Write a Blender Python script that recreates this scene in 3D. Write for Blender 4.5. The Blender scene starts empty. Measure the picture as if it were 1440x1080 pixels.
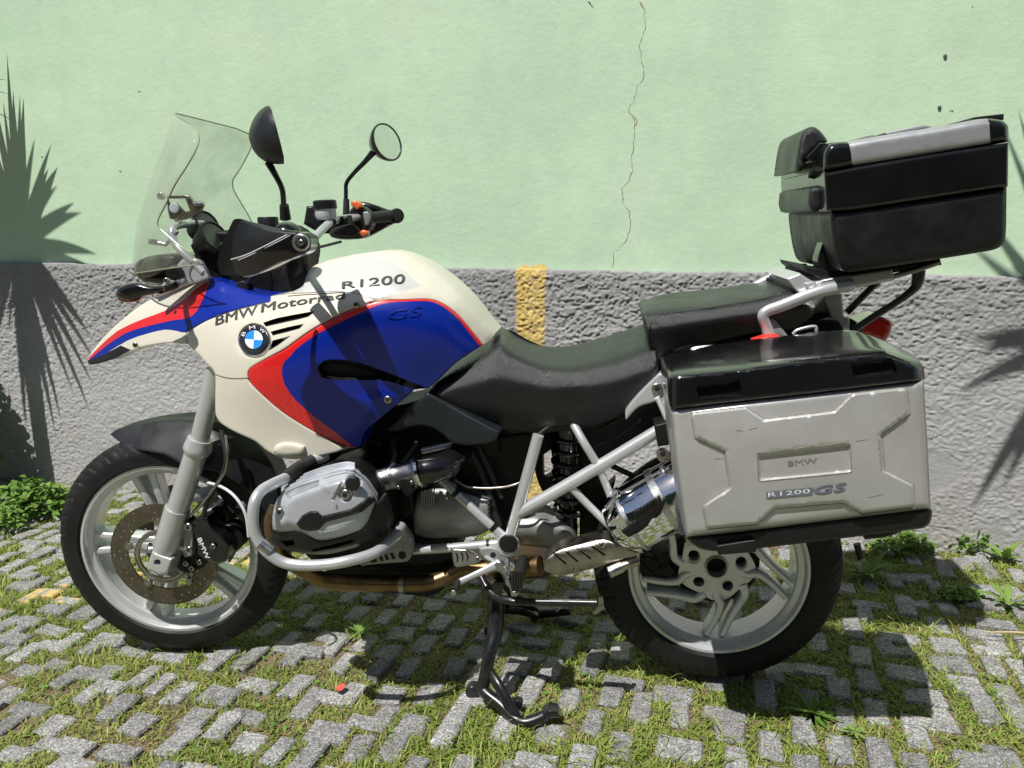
import bpy, math, random
import numpy as np
from mathutils import Vector, Matrix
from mathutils.geometry import delaunay_2d_cdt, tessellate_polygon
from math import radians, cos, sin, pi
random.seed(7); rng = np.random.default_rng(7)
SC = bpy.context.scene
COL = SC.collection
# ------------------------------------------------------------------ camera, world, sun, exposure
FPX, CAMH, PITCH, ROLL = 1118.45, 1.1885, radians(10.7), radians(-1.2)
fwd = np.array([0, cos(PITCH), -sin(PITCH)]); upv = np.array([0, sin(PITCH), cos(PITCH)]); rt = np.array([1., 0, 0])
RC = np.array([cos(ROLL) * rt + sin(ROLL) * upv, -sin(ROLL) * rt + cos(ROLL) * upv, fwd])
CC = np.array([0, 0, CAMH])
cam = bpy.data.cameras.new('camera'); cam_o = bpy.data.objects.new('camera', cam); COL.objects.link(cam_o)
cam.sensor_width = 36; cam.lens = FPX * 36 / 1440; cam.clip_end = 500; cam.clip_start = 0.02
m = Matrix.Identity(4)
for i in range(3):
    m[i][0] = RC[0][i]; m[i][1] = RC[1][i]; m[i][2] = -RC[2][i]; m[i][3] = CC[i]
cam_o.matrix_world = m
SC.camera = cam_o
SUN = Vector((-.285, -.405, .869)).normalized()
w = bpy.data.worlds.new('World'); SC.world = w; w.use_nodes = True
nt = w.node_tree; bg = nt.nodes['Background']; sk = nt.nodes.new('ShaderNodeTexSky')
sk.sky_type = 'NISHITA'; sk.sun_disc = False
sk.sun_elevation = math.asin(SUN.z); sk.sun_rotation = math.atan2(SUN.x, SUN.y)
nt.links.new(sk.outputs[0], bg.inputs[0]); bg.inputs[1].default_value = 0.055
sl = bpy.data.lights.new('sun', 'SUN'); sl.energy = 5.0; sl.angle = radians(.5); sl.color = (1, .96, .9)
so = bpy.data.objects.new('sun', sl); COL.objects.link(so); so.rotation_euler = SUN.to_track_quat('Z', 'Y').to_euler()
vs = SC.view_settings; vs.view_transform = 'Standard'; vs.look = 'None'; vs.gamma = 1; vs.use_curve_mapping = False; vs.exposure = .25
SC.display_settings.display_device = 'sRGB'

# ------------------------------------------------------------------ materials
def nodes_of(name):
    mt = bpy.data.materials.new(name); mt.use_nodes = True
    return mt, mt.node_tree, mt.node_tree.nodes['Principled BSDF']
def mat(name, col, rough=.5, metal=0., coat=0., nscale=0, namt=.12, bump=0., bscale=200., ramt=.12, spec=None, coatr=.04, dirt=None):
    mt, t, b = nodes_of(name); N = t.nodes; Lk = t.links
    c4 = (*col, 1)
    b.inputs['Base Color'].default_value = c4; b.inputs['Roughness'].default_value = rough; b.inputs['Metallic'].default_value = metal
    b.inputs['Coat Weight'].default_value = coat; b.inputs['Coat Roughness'].default_value = coatr
    if spec is not None: b.inputs['Specular IOR Level'].default_value = spec
    tc = N.new('ShaderNodeTexCoord')
    if nscale:
        no = N.new('ShaderNodeTexNoise'); no.inputs['Scale'].default_value = nscale; no.inputs['Detail'].default_value = 7
        no.inputs['Roughness'].default_value = .65
        Lk.new(tc.outputs['Object'], no.inputs['Vector'])
        mr = N.new('ShaderNodeMapRange'); mr.inputs[1].default_value = .3; mr.inputs[2].default_value = .7
        mr.inputs[3].default_value = 1 - namt; mr.inputs[4].default_value = 1 + namt
        Lk.new(no.outputs['Fac'], mr.inputs[0])
        mx = N.new('ShaderNodeMix'); mx.data_type = 'RGBA'; mx.blend_type = 'MULTIPLY'; mx.inputs[0].default_value = 1
        mx.inputs[6].default_value = c4; Lk.new(mr.outputs[0], mx.inputs[7])
        out = mx.outputs[2]
        if dirt:
            n3 = N.new('ShaderNodeTexNoise'); n3.inputs['Scale'].default_value = dirt[1]; n3.inputs['Detail'].default_value = 9; n3.inputs['Roughness'].default_value = .7
            Lk.new(tc.outputs['Object'], n3.inputs['Vector'])
            m3 = N.new('ShaderNodeMapRange'); m3.inputs[1].default_value = .48; m3.inputs[2].default_value = .75; m3.inputs[4].default_value = dirt[2]
            Lk.new(n3.outputs['Fac'], m3.inputs[0])
            x3 = N.new('ShaderNodeMix'); x3.data_type = 'RGBA'; x3.inputs[7].default_value = (*dirt[0], 1)
            Lk.new(m3.outputs[0], x3.inputs[0]); Lk.new(out, x3.inputs[6]); out = x3.outputs[2]
        Lk.new(out, b.inputs['Base Color'])
        m2 = N.new('ShaderNodeMapRange'); m2.inputs[1].default_value = .3; m2.inputs[2].default_value = .7
        m2.inputs[3].default_value = max(0, rough - ramt); m2.inputs[4].default_value = min(1, rough + ramt)
        Lk.new(no.outputs['Fac'], m2.inputs[0]); Lk.new(m2.outputs[0], b.inputs['Roughness'])
    if bump:
        n2 = N.new('ShaderNodeTexNoise'); n2.inputs['Scale'].default_value = bscale; n2.inputs['Detail'].default_value = 3
        Lk.new(tc.outputs['Object'], n2.inputs['Vector'])
        bp = N.new('ShaderNodeBump'); bp.inputs['Strength'].default_value = bump; bp.inputs['Distance'].default_value = .002
        Lk.new(n2.outputs['Fac'], bp.inputs['Height']); Lk.new(bp.outputs[0], b.inputs['Normal'])
    return mt
M = {}
M['white'] = mat('cream_paint', (.63, .605, .51), .32, coat=.5, nscale=6, namt=.03, ramt=.05)
M['pearl'] = mat('pearl_paint', (.60, .60, .585), .35, .25, coat=.6, nscale=6, namt=.03, ramt=.05)
M['blue'] = mat('blue_paint', (.001, .017, .26), .34, coat=.5, nscale=5, namt=.06, ramt=.04, coatr=.14, spec=.3)
M['red'] = mat('red_paint', (.62, .012, .012), .32, coat=.8, nscale=5, namt=.05, ramt=.04)
M['plastic'] = mat('black_plastic', (.008, .0085, .009), .42, spec=.35, nscale=14, namt=.3, bump=.15, bscale=900)
M['gloss'] = mat('gloss_black', (.006, .006, .007), .18, coat=.5, nscale=9, namt=.3, ramt=.06)
M['fender'] = mat('fender_plastic', (.012, .013, .015), .38, spec=.4, nscale=9, namt=.2, bump=.2, bscale=900)
M['greyplastic'] = mat('dark_grey_plastic', (.010, .014, .017), .38, nscale=10, namt=.15, bump=.15, bscale=1100)
M['rubber'] = mat('tyre_rubber', (.009, .009, .010), .58, nscale=16, namt=.3, bump=.25, bscale=500, spec=.3, dirt=((.05, .047, .04), 9, .25))
M['rub2'] = mat('black_rubber', (.012, .012, .012), .55, nscale=30, namt=.2)
M['leather'] = mat('seat_vinyl', (.012, .013, .015), .30, spec=.5, nscale=12, namt=.2, bump=.5, bscale=1400, ramt=.1)
M['silver'] = mat('silver_paint', (.57, .585, .60), .29, .5, nscale=5, namt=.05, ramt=.04)
M['wheel'] = mat('wheel_silver', (.64, .66, .675), .27, .5, nscale=5, namt=.04, ramt=.04, coat=.3)
M['alu'] = mat('brushed_aluminium', (.46, .46, .46), .33, 1, nscale=25, namt=.12, ramt=.12)
M['headcov'] = mat('head_cover_silver', (.46, .49, .53), .33, .35, nscale=18, namt=.06, dirt=((.2, .19, .18), 40, .18))
M['case'] = mat('trans_case_grey', (.32, .33, .33), .5, .5, nscale=10, namt=.15, bump=.3, bscale=500, dirt=((.10, .09, .08), 14, .5))
M['pann'] = mat('pannier_aluminium', (.50, .505, .50), .36, .5, nscale=5, namt=.10, ramt=.10, bump=.04, bscale=500, dirt=((.37, .365, .33), 6, .5))
M['satin'] = mat('satin_aluminium', (.40, .41, .43), .36, .5, nscale=18, namt=.06, ramt=.06)
M['forkm'] = mat('fork_grey', (.50, .515, .52), .28, .4, coat=.3, nscale=8, namt=.05, ramt=.04)
M['chrome'] = mat('chrome', (.80, .80, .81), .07, 1, nscale=20, namt=.05, ramt=.03)
M['steel'] = mat('stainless', (.40, .37, .33), .33, 1, nscale=30, namt=.2, ramt=.1, dirt=((.20, .15, .09), 20, .5))
M['header'] = mat('heat_stained_steel', (.20, .135, .065), .34, .9, nscale=18, namt=.45, ramt=.1)
M['disc'] = mat('brake_disc_steel', (.15, .13, .10), .38, .8, nscale=40, namt=.2)
M['black'] = mat('engine_black', (.006, .006, .006), .5, spec=.3, nscale=20, namt=.3, bump=.2, bscale=300)
M['dark'] = mat('dark_recess', (.005, .005, .005), .7)
M['powder'] = mat('black_enamel', (.010, .010, .011), .3, coat=.3, nscale=25, namt=.3)
M['lens'] = mat('red_lens', (.55, .008, .006), .15, coat=1)
M['orange'] = mat('orange_lens', (.65, .14, .04), .25, coat=.5)
M['redplastic'] = mat('red_plastic', (.60, .035, .025), .4)
M['cup'] = mat('milky_plastic', (.52, .56, .60), .35)
M['lblue'] = mat('badge_blue', (.02, .25, .75), .3, coat=.6)
M['bwhite'] = mat('badge_white', (.78, .80, .80), .3, coat=.6)
M['bblack'] = mat('badge_black', (.012, .013, .016), .25, coat=.6)
M['ink'] = mat('letter_charcoal', (.055, .055, .050), .35, coat=.5)
M['inkblue'] = mat('letter_slate', (.13, .15, .19), .45)
M['gauge'] = mat('gauge_face', (.035, .04, .035), .3, coat=.5)
M['fin'] = mat('fin_grey', (.15, .155, .16), .5, .3, nscale=30, namt=.2)
M['grime'] = mat('groove_grime', (.20, .19, .15), .8, nscale=60, namt=.5)
M['bolt'] = mat('bolt_steel', (.42, .40, .37), .3, 1, nscale=60, namt=.2)
M['edge'] = mat('screen_edge', (.26, .30, .19), .2)
def glassy(name, col, alpha, rough=.04):
    mt, t, b = nodes_of(name)
    b.inputs['Base Color'].default_value = (*col, 1); b.inputs['Roughness'].default_value = rough
    b.inputs['Alpha'].default_value = alpha; b.inputs['Coat Weight'].default_value = .6
    tc = t.nodes.new('ShaderNodeTexCoord'); n = t.nodes.new('ShaderNodeTexNoise'); n.inputs['Scale'].default_value = 14; n.inputs['Detail'].default_value = 8
    mr = t.nodes.new('ShaderNodeMapRange'); mr.inputs[1].default_value = .35; mr.inputs[2].default_value = .75
    mr.inputs[3].default_value = alpha * .7; mr.inputs[4].default_value = alpha * 1.6
    t.links.new(tc.outputs['Object'], n.inputs['Vector']); t.links.new(n.outputs['Fac'], mr.inputs[0]); t.links.new(mr.outputs[0], b.inputs['Alpha'])
    return mt
M['screen'] = glassy('windscreen_acrylic', (.50, .55, .43), .14)
mt, t, b = nodes_of('mirror_glass'); b.inputs['Metallic'].default_value = 1; b.inputs['Roughness'].default_value = .01
b.inputs['Base Color'].default_value = (.85, .87, .86, 1); M['mirror'] = mt

# ------------------------------------------------------------------ motorcycle frame: photo measurements (1440 px wide) -> metres in the bike's own frame
BX, BY, PSI, LAM = .530, 1.992, radians(7.2), radians(.9)
Fv = np.array([-cos(PSI), sin(PSI), 0]); L0 = np.array([-sin(PSI), -cos(PSI), 0]); Zv = np.array([0, 0, 1.])
Wv = cos(LAM) * Zv + sin(LAM) * L0; Lv = cos(LAM) * L0 - sin(LAM) * Zv; BO = np.array([BX, BY, 0])
def Pn(px, py, v):
    """arrays of image measurements and lateral offsets v (m, + = left side) -> local (x back, y right, z up)"""
    px = np.asarray(px, float); py = np.asarray(py, float); v = np.asarray(v, float) + 0 * px
    d = np.stack([(px - 720) / FPX, -(py - 540) / FPX, np.ones_like(px)], -1) @ RC
    t = (v - (CC - BO) @ Lv) / (d @ Lv)
    q = CC + d * t[..., None] - BO
    return np.stack([-(q @ Fv), -v, q @ Wv], -1)
def P(px, py, v): return Vector(Pn(px, py, v))
def dep(p):
    """metres per photo pixel at a local point"""
    wq = BO - p[0] * Fv - p[1] * Lv + p[2] * Wv
    return float((wq - CC) @ RC[2]) / FPX
def emp(name, parent=None):
    o = bpy.data.objects.new(name, None); COL.objects.link(o); o.parent = parent; o.empty_display_size = .1; return o
BIKE = emp('motorcycle')
mb = Matrix.Identity(4)
for i in range(3):
    mb[i][0] = -Fv[i]; mb[i][1] = -Lv[i]; mb[i][2] = Wv[i]; mb[i][3] = BO[i]
BIKE.matrix_world = mb
BIKE['label'] = 'white, blue and red touring motorcycle with black top case and silver side case'
BIKE['category'] = 'motorcycle'

def link(name, verts, faces, mats, parent, smooth=True, fm=None, ang=38):
    me = bpy.data.meshes.new(name); me.from_pydata([tuple(map(float, p)) for p in verts], [], [tuple(map(int, f)) for f in faces])
    if not isinstance(mats, (list, tuple)): mats = [mats]
    for k in mats: me.materials.append(M[k] if isinstance(k, str) else k)
    if fm is not None: me.polygons.foreach_set('material_index', np.asarray(fm, dtype=np.int32))
    me.validate()
    if smooth:
        me.shade_smooth(); me.set_sharp_from_angle(angle=radians(ang))
    me.update()
    o = bpy.data.objects.new(name, me); COL.objects.link(o); o.parent = parent
    return o
def pip(pts, poly):
    x, y = pts[:, 0], pts[:, 1]; r = np.zeros(len(pts), bool); n = len(poly)
    for i in range(n):
        x1, y1 = poly[i]; x2, y2 = poly[(i + 1) % n]
        if y1 == y2: continue
        c = ((y1 > y) != (y2 > y)) & (x < (x2 - x1) * (y - y1) / (y2 - y1) + x1)
        r ^= c
    return r
def pdist(pts, poly):
    a = np.asarray(poly, float); b = np.roll(a, -1, 0); d = b - a; l2 = (d ** 2).sum(1) + 1e-12
    out = np.full(len(pts), 1e9)
    for i in range(len(a)):
        q = pts - a[i]; t = np.clip(q @ d[i] / l2[i], 0, 1)
        out = np.minimum(out, np.hypot(q[:, 0] - t * d[i][0], q[:, 1] - t * d[i][1]))
    return out
def smoothpoly(p, it=2, keep=50):
    """round a traced outline; corners sharper than `keep` degrees stay"""
    p = [np.array(q, float) for q in p]
    for _ in range(it):
        n = len(p); o = []
        for i in range(n):
            a, b, c, d = p[i - 1], p[i], p[(i + 1) % n], p[(i + 2) % n]
            def sharp(u, v, w_):
                e, f = v - u, w_ - v
                cs = (e @ f) / (np.linalg.norm(e) * np.linalg.norm(f) + 1e-9)
                return cs < cos(radians(keep))
            o.append(b)
            ta = (c - b) if sharp(a, b, c) else (c - a) / 2
            tb = (c - b) if sharp(b, c, d) else (d - b) / 2
            l = np.linalg.norm(c - b)
            for tt in (ta, tb):
                k = np.linalg.norm(tt)
                if k > l: tt *= l / k
            o.append((b + c) / 2 + (ta - tb) / 8)
        p = o
    return [tuple(q) for q in p]
def resample(p, st):
    o = []; n = len(p)
    for i in range(n):
        a = np.array(p[i]); b = np.array(p[(i + 1) % n]); k = max(1, int(round(np.linalg.norm(b - a) / st)))
        for j in range(k): o.append(tuple(a + (b - a) * j / k))
    return o
def rbf(ctrl):
    c = np.array(ctrl, float); n = len(c); S = 200.
    X = c[:, :2] / S
    r = np.hypot(X[:, None, 0] - X[None, :, 0], X[:, None, 1] - X[None, :, 1])
    K = r ** 2 * np.log(r + 1e-9) + np.eye(n) * 8e-2
    A = np.zeros((n + 3, n + 3)); A[:n, :n] = K; A[:n, n] = 1; A[:n, n + 1:] = X; A[n, :n] = 1; A[n + 1:, :n] = X.T
    sol = np.linalg.solve(A, np.concatenate([c[:, 2], [0, 0, 0]]))
    def f(px, py):
        px = np.asarray(px, float); py = np.asarray(py, float)
        x = px / S; y = py / S
        r = np.hypot(x[..., None] - X[:, 0], y[..., None] - X[:, 1])
        return (r ** 2 * np.log(r + 1e-9)) @ sol[:n] + sol[n] + sol[n + 1] * x + sol[n + 2] * y
    return f
def sm01(x): x = np.clip(x, 0, 1); return x * x * (3 - 2 * x)
def bands(*cv, soft=3):
    """lateral offset between traced curves: each (v, [(px,py)...]) ordered top to bottom"""
    cs = [(v, np.array(sorted(c), float)) for v, c in cv]
    def f(px, py):
        px = np.asarray(px, float); py = np.asarray(py, float); ys = [np.interp(px, c[:, 0], c[:, 1]) for _, c in cs]
        out = np.full(px.shape, cs[0][0] * 1.); 
        for i in range(len(cs) - 1):
            t = np.clip((py - ys[i]) / np.maximum(ys[i + 1] - ys[i], 1e-3), 0, 1); out = np.where(py >= ys[i], cs[i][0] + (cs[i + 1][0] - cs[i][0]) * t, out)
        return out
    def g(px, py):   # soften the ridges
        return sum(f(np.asarray(px, float) + dx, np.asarray(py, float) + dy) for dx, dy in ((0, -soft), (0, -soft * .66), (0, -soft * .33), (0, soft * .33), (0, soft * .66), (0, soft), (soft, 0), (-soft, 0))) / 8
    if soft < 5: g.lines = [c + np.array([0, q]) for _, c in cs[1:-1] for q in (-soft, 0, soft)]
    return g
def relief(name, outline, v, mt, parent=BIKE, step=5, edge=(0, 0), zones=(), dents=(), holes=(), back=None, double=None, smooth=2, keep=50, off=0., zsm=2, ang=38):
    """a solid panel: traced side outline, lateral surface v(px,py), rounded rim, sides and back"""
    ol = smoothpoly(outline, smooth, keep) if smooth else [tuple(map(float, q)) for q in outline]
    ol = resample(ol, step); oa = np.array(ol)
    hs = [resample([tuple(map(float, q)) for q in h_], step) for h_ in holes]
    zs = [(k, smoothpoly(z, zsm, keep) if zsm else z) for k, z in zones]
    ds = [(smoothpoly(z, 1, keep), dd, rr) for z, dd, rr in dents]
    pts = list(ol); edges = [(i, (i + 1) % len(ol)) for i in range(len(ol))]
    for h_ in hs:
        s = len(pts); pts += h_; edges += [(s + i, s + (i + 1) % len(h_)) for i in range(len(h_))]
    for k, z in zs:
        z = resample(z, step); s = len(pts); pts += z; edges += [(s + i, s + (i + 1) % len(z)) for i in range(len(z))]
    for z, dd, rr in ds:
        z = resample(z, step); s = len(pts); pts += z; edges += [(s + i, s + (i + 1) % len(z)) for i in range(len(z))]
    if hasattr(v, 'lines'):
        for ln in v.lines:
            q = []
            for i in range(len(ln) - 1):
                k = max(1, int(np.linalg.norm(ln[i + 1] - ln[i]) / step)); q += [tuple(ln[i] + (ln[i + 1] - ln[i]) * j / k) for j in range(k)]
            q.append(tuple(ln[-1])); qa = np.array(q); ok = pip(qa, ol) & (pdist(qa, ol) > max(2., edge[0])); s = len(pts); pts += q and [tuple(z) for z in qa[ok]]
            ids = np.cumsum(ok) - 1
            edges += [(s + int(ids[i]), s + int(ids[i + 1])) for i in range(len(q) - 1) if ok[i] and ok[i + 1]]
    inner = []
    def rings(poly, r, fr):
        a = np.array(poly); b = np.roll(a, -1, 0); mid = (a + b) / 2; d = b - a; nn = np.stack([-d[:, 1], d[:, 0]], 1); nn /= np.linalg.norm(nn, axis=1)[:, None] + 1e-9
        if not pip(mid[:1] + nn[:1] * .3, poly)[0]: nn = -nn
        for f in fr:
            q = mid + nn * r * f
            ok = pip(q, poly) & (pdist(q, poly) > r * f * .93)
            inner.extend(q[ok].tolist())
    er, ed = edge
    if er: rings(resample(ol, max(1.5, min(step, er * .6))), er, (.08, .3, .6, 1.))
    for z, dd, rr in ds: rings(resample(z, max(2, rr)), rr, (1.,))
    x0, y0 = oa.min(0); x1, y1 = oa.max(0)
    gx, gy = np.meshgrid(np.arange(x0, x1, step), np.arange(y0, y1, step * .87))
    gx = gx + (np.arange(gx.shape[0])[:, None] % 2) * step * .5
    g = np.stack([gx.ravel(), gy.ravel()], 1)
    ok = pip(g, ol)
    g = g[ok]
    if len(g):
        dd_ = pdist(g, ol); g = g[dd_ > max(step * .5, er * 1.1)]
    for h_ in hs:
        if len(g): g = g[~pip(g, h_)]
    for z, _, rr in ds:
        if len(g): g = g[pdist(g, z) > rr * .6]
    pts += inner + (g.tolist() if len(g) else [])
    V, E_, Fc, *_ = delaunay_2d_cdt([Vector(q) for q in pts], edges, [], 0, 1e-4)
    V = np.array([tuple(q) for q in V])
    Fc = [list(f) for f in Fc]
    cen = np.array([V[f].mean(0) for f in Fc])
    keepf = pip(cen, ol)
    for h_ in hs: keepf &= ~pip(cen, h_)
    Fc = [f for f, k in zip(Fc, keepf) if k]; cen = cen[keepf]
    # every face towards the camera side (image coordinates are y down)
    for f in Fc:
        a, b_, c = V[f[0]], V[f[1]], V[f[2]]
        if (b_[0] - a[0]) * (c[1] - a[1]) - (b_[1] - a[1]) * (c[0] - a[0]) > 0: f.reverse()
    vv = v(V[:, 0], V[:, 1]) if callable(v) else np.full(len(V), float(v))
    vv = vv + off
    d = pdist(V, ol)
    for h_ in hs: pass
    if er:
        k = np.clip(1 - d / er, 0, 1); vv = vv - ed * (1 - np.sqrt(np.clip(1 - k * k, 0, 1)))
    for z, dp, rr in ds:
        ins = pip(V, z); vv = vv - dp * sm01(pdist(V, z) / rr) * ins
    P3 = Pn(V[:, 0], V[:, 1], vv)
    mats = [mt]; fm = np.zeros(len(Fc), int)
    for k, z in zs:
        if k not in mats: mats.append(k)
        fm[pip(cen, z)] = mats.index(k)
    fm = fm.tolist(); verts = P3.tolist(); faces = [tuple(f) for f in Fc]
    if back is not None or double is not None:
        cnt = {}
        for fi, f in enumerate(Fc):
            for i in range(len(f)):
                e = (f[i], f[(i + 1) % len(f)]); cnt[e] = fi
        bd = [e for e in cnt if (e[1], e[0]) not in cnt]
        if back is not None:
            idx = {}
            for e in bd:
                for q in e:
                    if q not in idx:
                        idx[q] = len(verts); verts.append([P3[q][0], -back, P3[q][2]])
            for e in bd:
                faces.append((e[1], e[0], idx[e[0]], idx[e[1]])); fm.append(fm[cnt[e]])
            for fi, f in enumerate(Fc):   # flat back
                pass
            bs = {}
            for q in range(len(V)):
                if q in idx: bs[q] = idx[q]
                else: bs[q] = len(verts); verts.append([P3[q][0], -back, P3[q][2]])
            for fi, f in enumerate(Fc): faces.append(tuple(bs[q] for q in reversed(f))); fm.append(0)
        else:
            bs = {}
            for q in range(len(V)): bs[q] = len(verts); verts.append(Pn(V[q, 0], V[q, 1], 2 * double - vv[q]).tolist())
            for fi, f in enumerate(Fc): faces.append(tuple(bs[q] for q in reversed(f))); fm.append(fm[fi])
            for e in bd: faces.append((e[1], e[0], bs[e[0]], bs[e[1]])); fm.append(fm[cnt[e]])
    return link(name, verts, faces, mats, parent, fm=fm, ang=ang)
def crom(pts, n):
    pts = [Vector(p) for p in pts]
    if len(pts) < 3 or n <= 1: return pts, list(range(len(pts)))
    o = []; t = []
    for i in range(len(pts) - 1):
        p0 = pts[i - 1] if i else pts[0] * 2 - pts[1]; p1, p2 = pts[i], pts[i + 1]
        p3 = pts[i + 2] if i + 2 < len(pts) else pts[-1] * 2 - pts[-2]
        for k in range(n):
            s = k / n
            o.append(.5 * ((2 * p1) + (p2 - p0) * s + (2 * p0 - 5 * p1 + 4 * p2 - p3) * s * s + (3 * p1 - p0 - 3 * p2 + p3) * s ** 3)); t.append(i + s)
    o.append(pts[-1]); t.append(len(pts) - 1)
    return o, t
def tube_data(pts, r, n=5, seg=12, caps=True, flat=1.):
    c, t = crom(pts, n)
    rr = [r] * len(c) if not hasattr(r, '__len__') else [np.interp(q, range(len(r)), r) for q in t]
    V = []; F = []; up = None
    for i, p in enumerate(c):
        tg = ((c[min(i + 1, len(c) - 1)] - c[max(i - 1, 0)])).normalized()
        if up is None:
            up = Vector((0, 1, 0)) if abs(tg.y) < .9 else Vector((0, 0, 1))
        up = (up - tg * up.dot(tg)).normalized(); sd = tg.cross(up)
        for k in range(seg):
            a = 2 * pi * k / seg; V.append(p + (up * cos(a) * flat + sd * sin(a)) * rr[i])
    for i in range(len(c) - 1):
        for k in range(seg):
            a = i * seg + k; b_ = i * seg + (k + 1) % seg; F.append((a, b_, b_ + seg, a + seg))
    if caps:
        F.append(tuple(range(seg - 1, -1, -1))); s = (len(c) - 1) * seg; F.append(tuple(range(s, s + seg)))
    return V, F
def tube(name, pts, r, mt, parent=BIKE, n=5, seg=12, caps=True, flat=1.):
    V, F = tube_data(pts, r, n, seg, caps, flat); return link(name, V, F, mt, parent)
def ptube(name, pp, rpx, mt, parent=BIKE, **k):
    """tube through measured points (px,py,v); radius in photo pixels"""
    pts = [P(*q) for q in pp]
    if hasattr(rpx, '__len__'): r = [a * dep(p) for a, p in zip(rpx, pts)]
    else: r = [rpx * dep(p) for p in pts]
    return tube(name, pts, r, mt, parent, **k)
def lathe_data(prof, c, ax, seg=32, closed=False, up=None):
    ax = Vector(ax).normalized(); c = Vector(c)
    u = Vector(up) if up is not None else (Vector((0, 0, 1)) if abs(ax.z) < .9 else Vector((1, 0, 0)))
    u = (u - ax * u.dot(ax)).normalized(); s = ax.cross(u); V = []; F = []; n = len(prof)
    for r, t in prof:
        for k in range(seg):
            a = 2 * pi * k / seg; V.append(c + ax * t + (u * cos(a) + s * sin(a)) * r)
    for i in range(n if closed else n - 1):
        j = (i + 1) % n
        for k in range(seg): F.append((i * seg + k, i * seg + (k + 1) % seg, j * seg + (k + 1) % seg, j * seg + k))
    return V, F
def lathe(name, prof, c, ax, mt, parent=BIKE, seg=32, closed=False):
    V, F = lathe_data(prof, c, ax, seg, closed); return link(name, V, F, mt, parent)
def disc(name, px, py, v, rpx, th, mt, parent=BIKE, ax=(0, -1, 0), bev=.15, seg=24):
    """a round boss, cap or bolt head: th metres thick towards the left side"""
    c = P(px, py, v); r = rpx * dep(c); b_ = bev * r
    return lathe(name, [(0, 0), (r, 0), (r, th - b_ * .6), (r - b_ * .4, th - b_ * .15), (r - b_, th), (0, th)], c, ax, mt, parent, seg)
def bolt(px, py, v, rpx=4, parent=BIKE, name='bolt', ax=(0, -1, 0)):
    o = disc(name, px, py, v, rpx, .005, 'bolt', parent, ax, .3, 16)
    c = P(px, py, v) + Vector(ax) * .0052; r = rpx * dep(c)
    lathe('bolt_socket', [(0, 0), (r * .5, 0), (r * .5, .0006), (0, .0006)], c, ax, 'dark', o if parent is BIKE else parent, 6)
    return o
def join_meshes(name, parts, mats, parent):
    V = []; F = []; fm = []
    for v_, f_, mi in parts:
        s = len(V); V += list(v_); F += [tuple(q + s for q in f) for f in f_]; fm += [mi] * len(f_)
    return link(name, V, F, mats, parent, fm=fm)
def decal(name, poly_tris, v, mt, parent, off=.0012):
    """flat print laid on a panel: polygons in photo px, pushed onto that panel's surface"""
    V = []; F = []
    for poly in poly_tris:
        s = len(V); a = np.array(poly, float); vv = (v(a[:, 0], a[:, 1]) if callable(v) else np.full(len(a), float(v))) + off
        V += Pn(a[:, 0], a[:, 1], vv).tolist(); F.append(tuple(range(s, s + len(a))))
    for i, f in enumerate(F):
        pass
    return link(name, V, F, mt, parent, smooth=False)
def text_px(txt, p0, p1, h0, h1, shear=0., bold=.0, sag=0., space=1., upv_=None):
    """letters as triangles in photo px: baseline p0->p1, cap heights h0,h1"""
    cu = bpy.data.curves.new('t', 'FONT'); cu.body = txt; cu.offset = bold; cu.resolution_u = 3; cu.space_character = space
    ob = bpy.data.objects.new('t', cu); COL.objects.link(ob)
    dg = bpy.context.evaluated_depsgraph_get(); me = bpy.data.meshes.new_from_object(ob.evaluated_get(dg))
    me.calc_loop_triangles()
    V = np.array([tuple(q.co)[:2] for q in me.vertices]); T = [tuple(t_.vertices) for t_ in me.loop_triangles]
    bpy.data.objects.remove(ob); bpy.data.curves.remove(cu); bpy.data.meshes.remove(me)
    x0, x1 = V[:, 0].min(), V[:, 0].max(); H = .73
    s = (V[:, 0] - x0) / (x1 - x0); t_ = V[:, 1] / H
    p0 = np.array(p0, float); p1 = np.array(p1, float); d = p1 - p0; L_ = np.linalg.norm(d); d /= L_; u = np.array([d[1], -d[0]]) if upv_ is None else np.array(upv_, float)
    hh = h0 + (h1 - h0) * s
    pos = p0 + np.outer(s * L_, d) + (t_ * hh)[:, None] * u + (t_ * hh * shear)[:, None] * d + (4 * s * (1 - s) * sag)[:, None] * u
    return [[pos[i] for i in tr] for tr in T]
def letters(name, txt, v, mt, parent, off=.0015, fat=0., **k):
    tr = text_px(txt, **k); V = []; F = []
    for q in tr:
        a = np.array(q); 
        if (a[1][0] - a[0][0]) * (a[2][1] - a[0][1]) - (a[1][1] - a[0][1]) * (a[2][0] - a[0][0]) > 0: a = a[::-1]
        s = len(V); vv = (v(a[:, 0], a[:, 1]) if callable(v) else np.full(3, float(v))) + off
        V += Pn(a[:, 0], a[:, 1], vv).tolist(); F.append((s, s + 1, s + 2))
        if fat:
            for j, (dx, dy) in enumerate(((fat, 0), (-fat, 0), (0, fat * .6), (0, -fat * .6))):
                s = len(V); V += Pn(a[:, 0] + dx, a[:, 1] + dy, vv - .00012 * (j + 1)).tolist(); F.append((s, s + 1, s + 2))
    return link(name, V, F, mt, parent, smooth=False)
def circ(cx, cy, rx, ry, n=24, rot=0, a0=0, a1=2 * pi):
    return [(cx + rx * cos(a) * cos(rot) - ry * sin(a) * sin(rot), cy + rx * cos(a) * sin(rot) + ry * sin(a) * cos(rot)) for a in [a0 + (a1 - a0) * k / n for k in range(n)]]
def zz(x0, y0, s, pts): return [(x0 + x / s, y0 + y / s) for x, y in pts]
Z4 = lambda *p: zz(110, 340, 3.6, p)
Z5 = lambda *p: zz(400, 340, 3.6, p)
ZE = lambda *p: zz(340, 600, 4.153, p)
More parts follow.
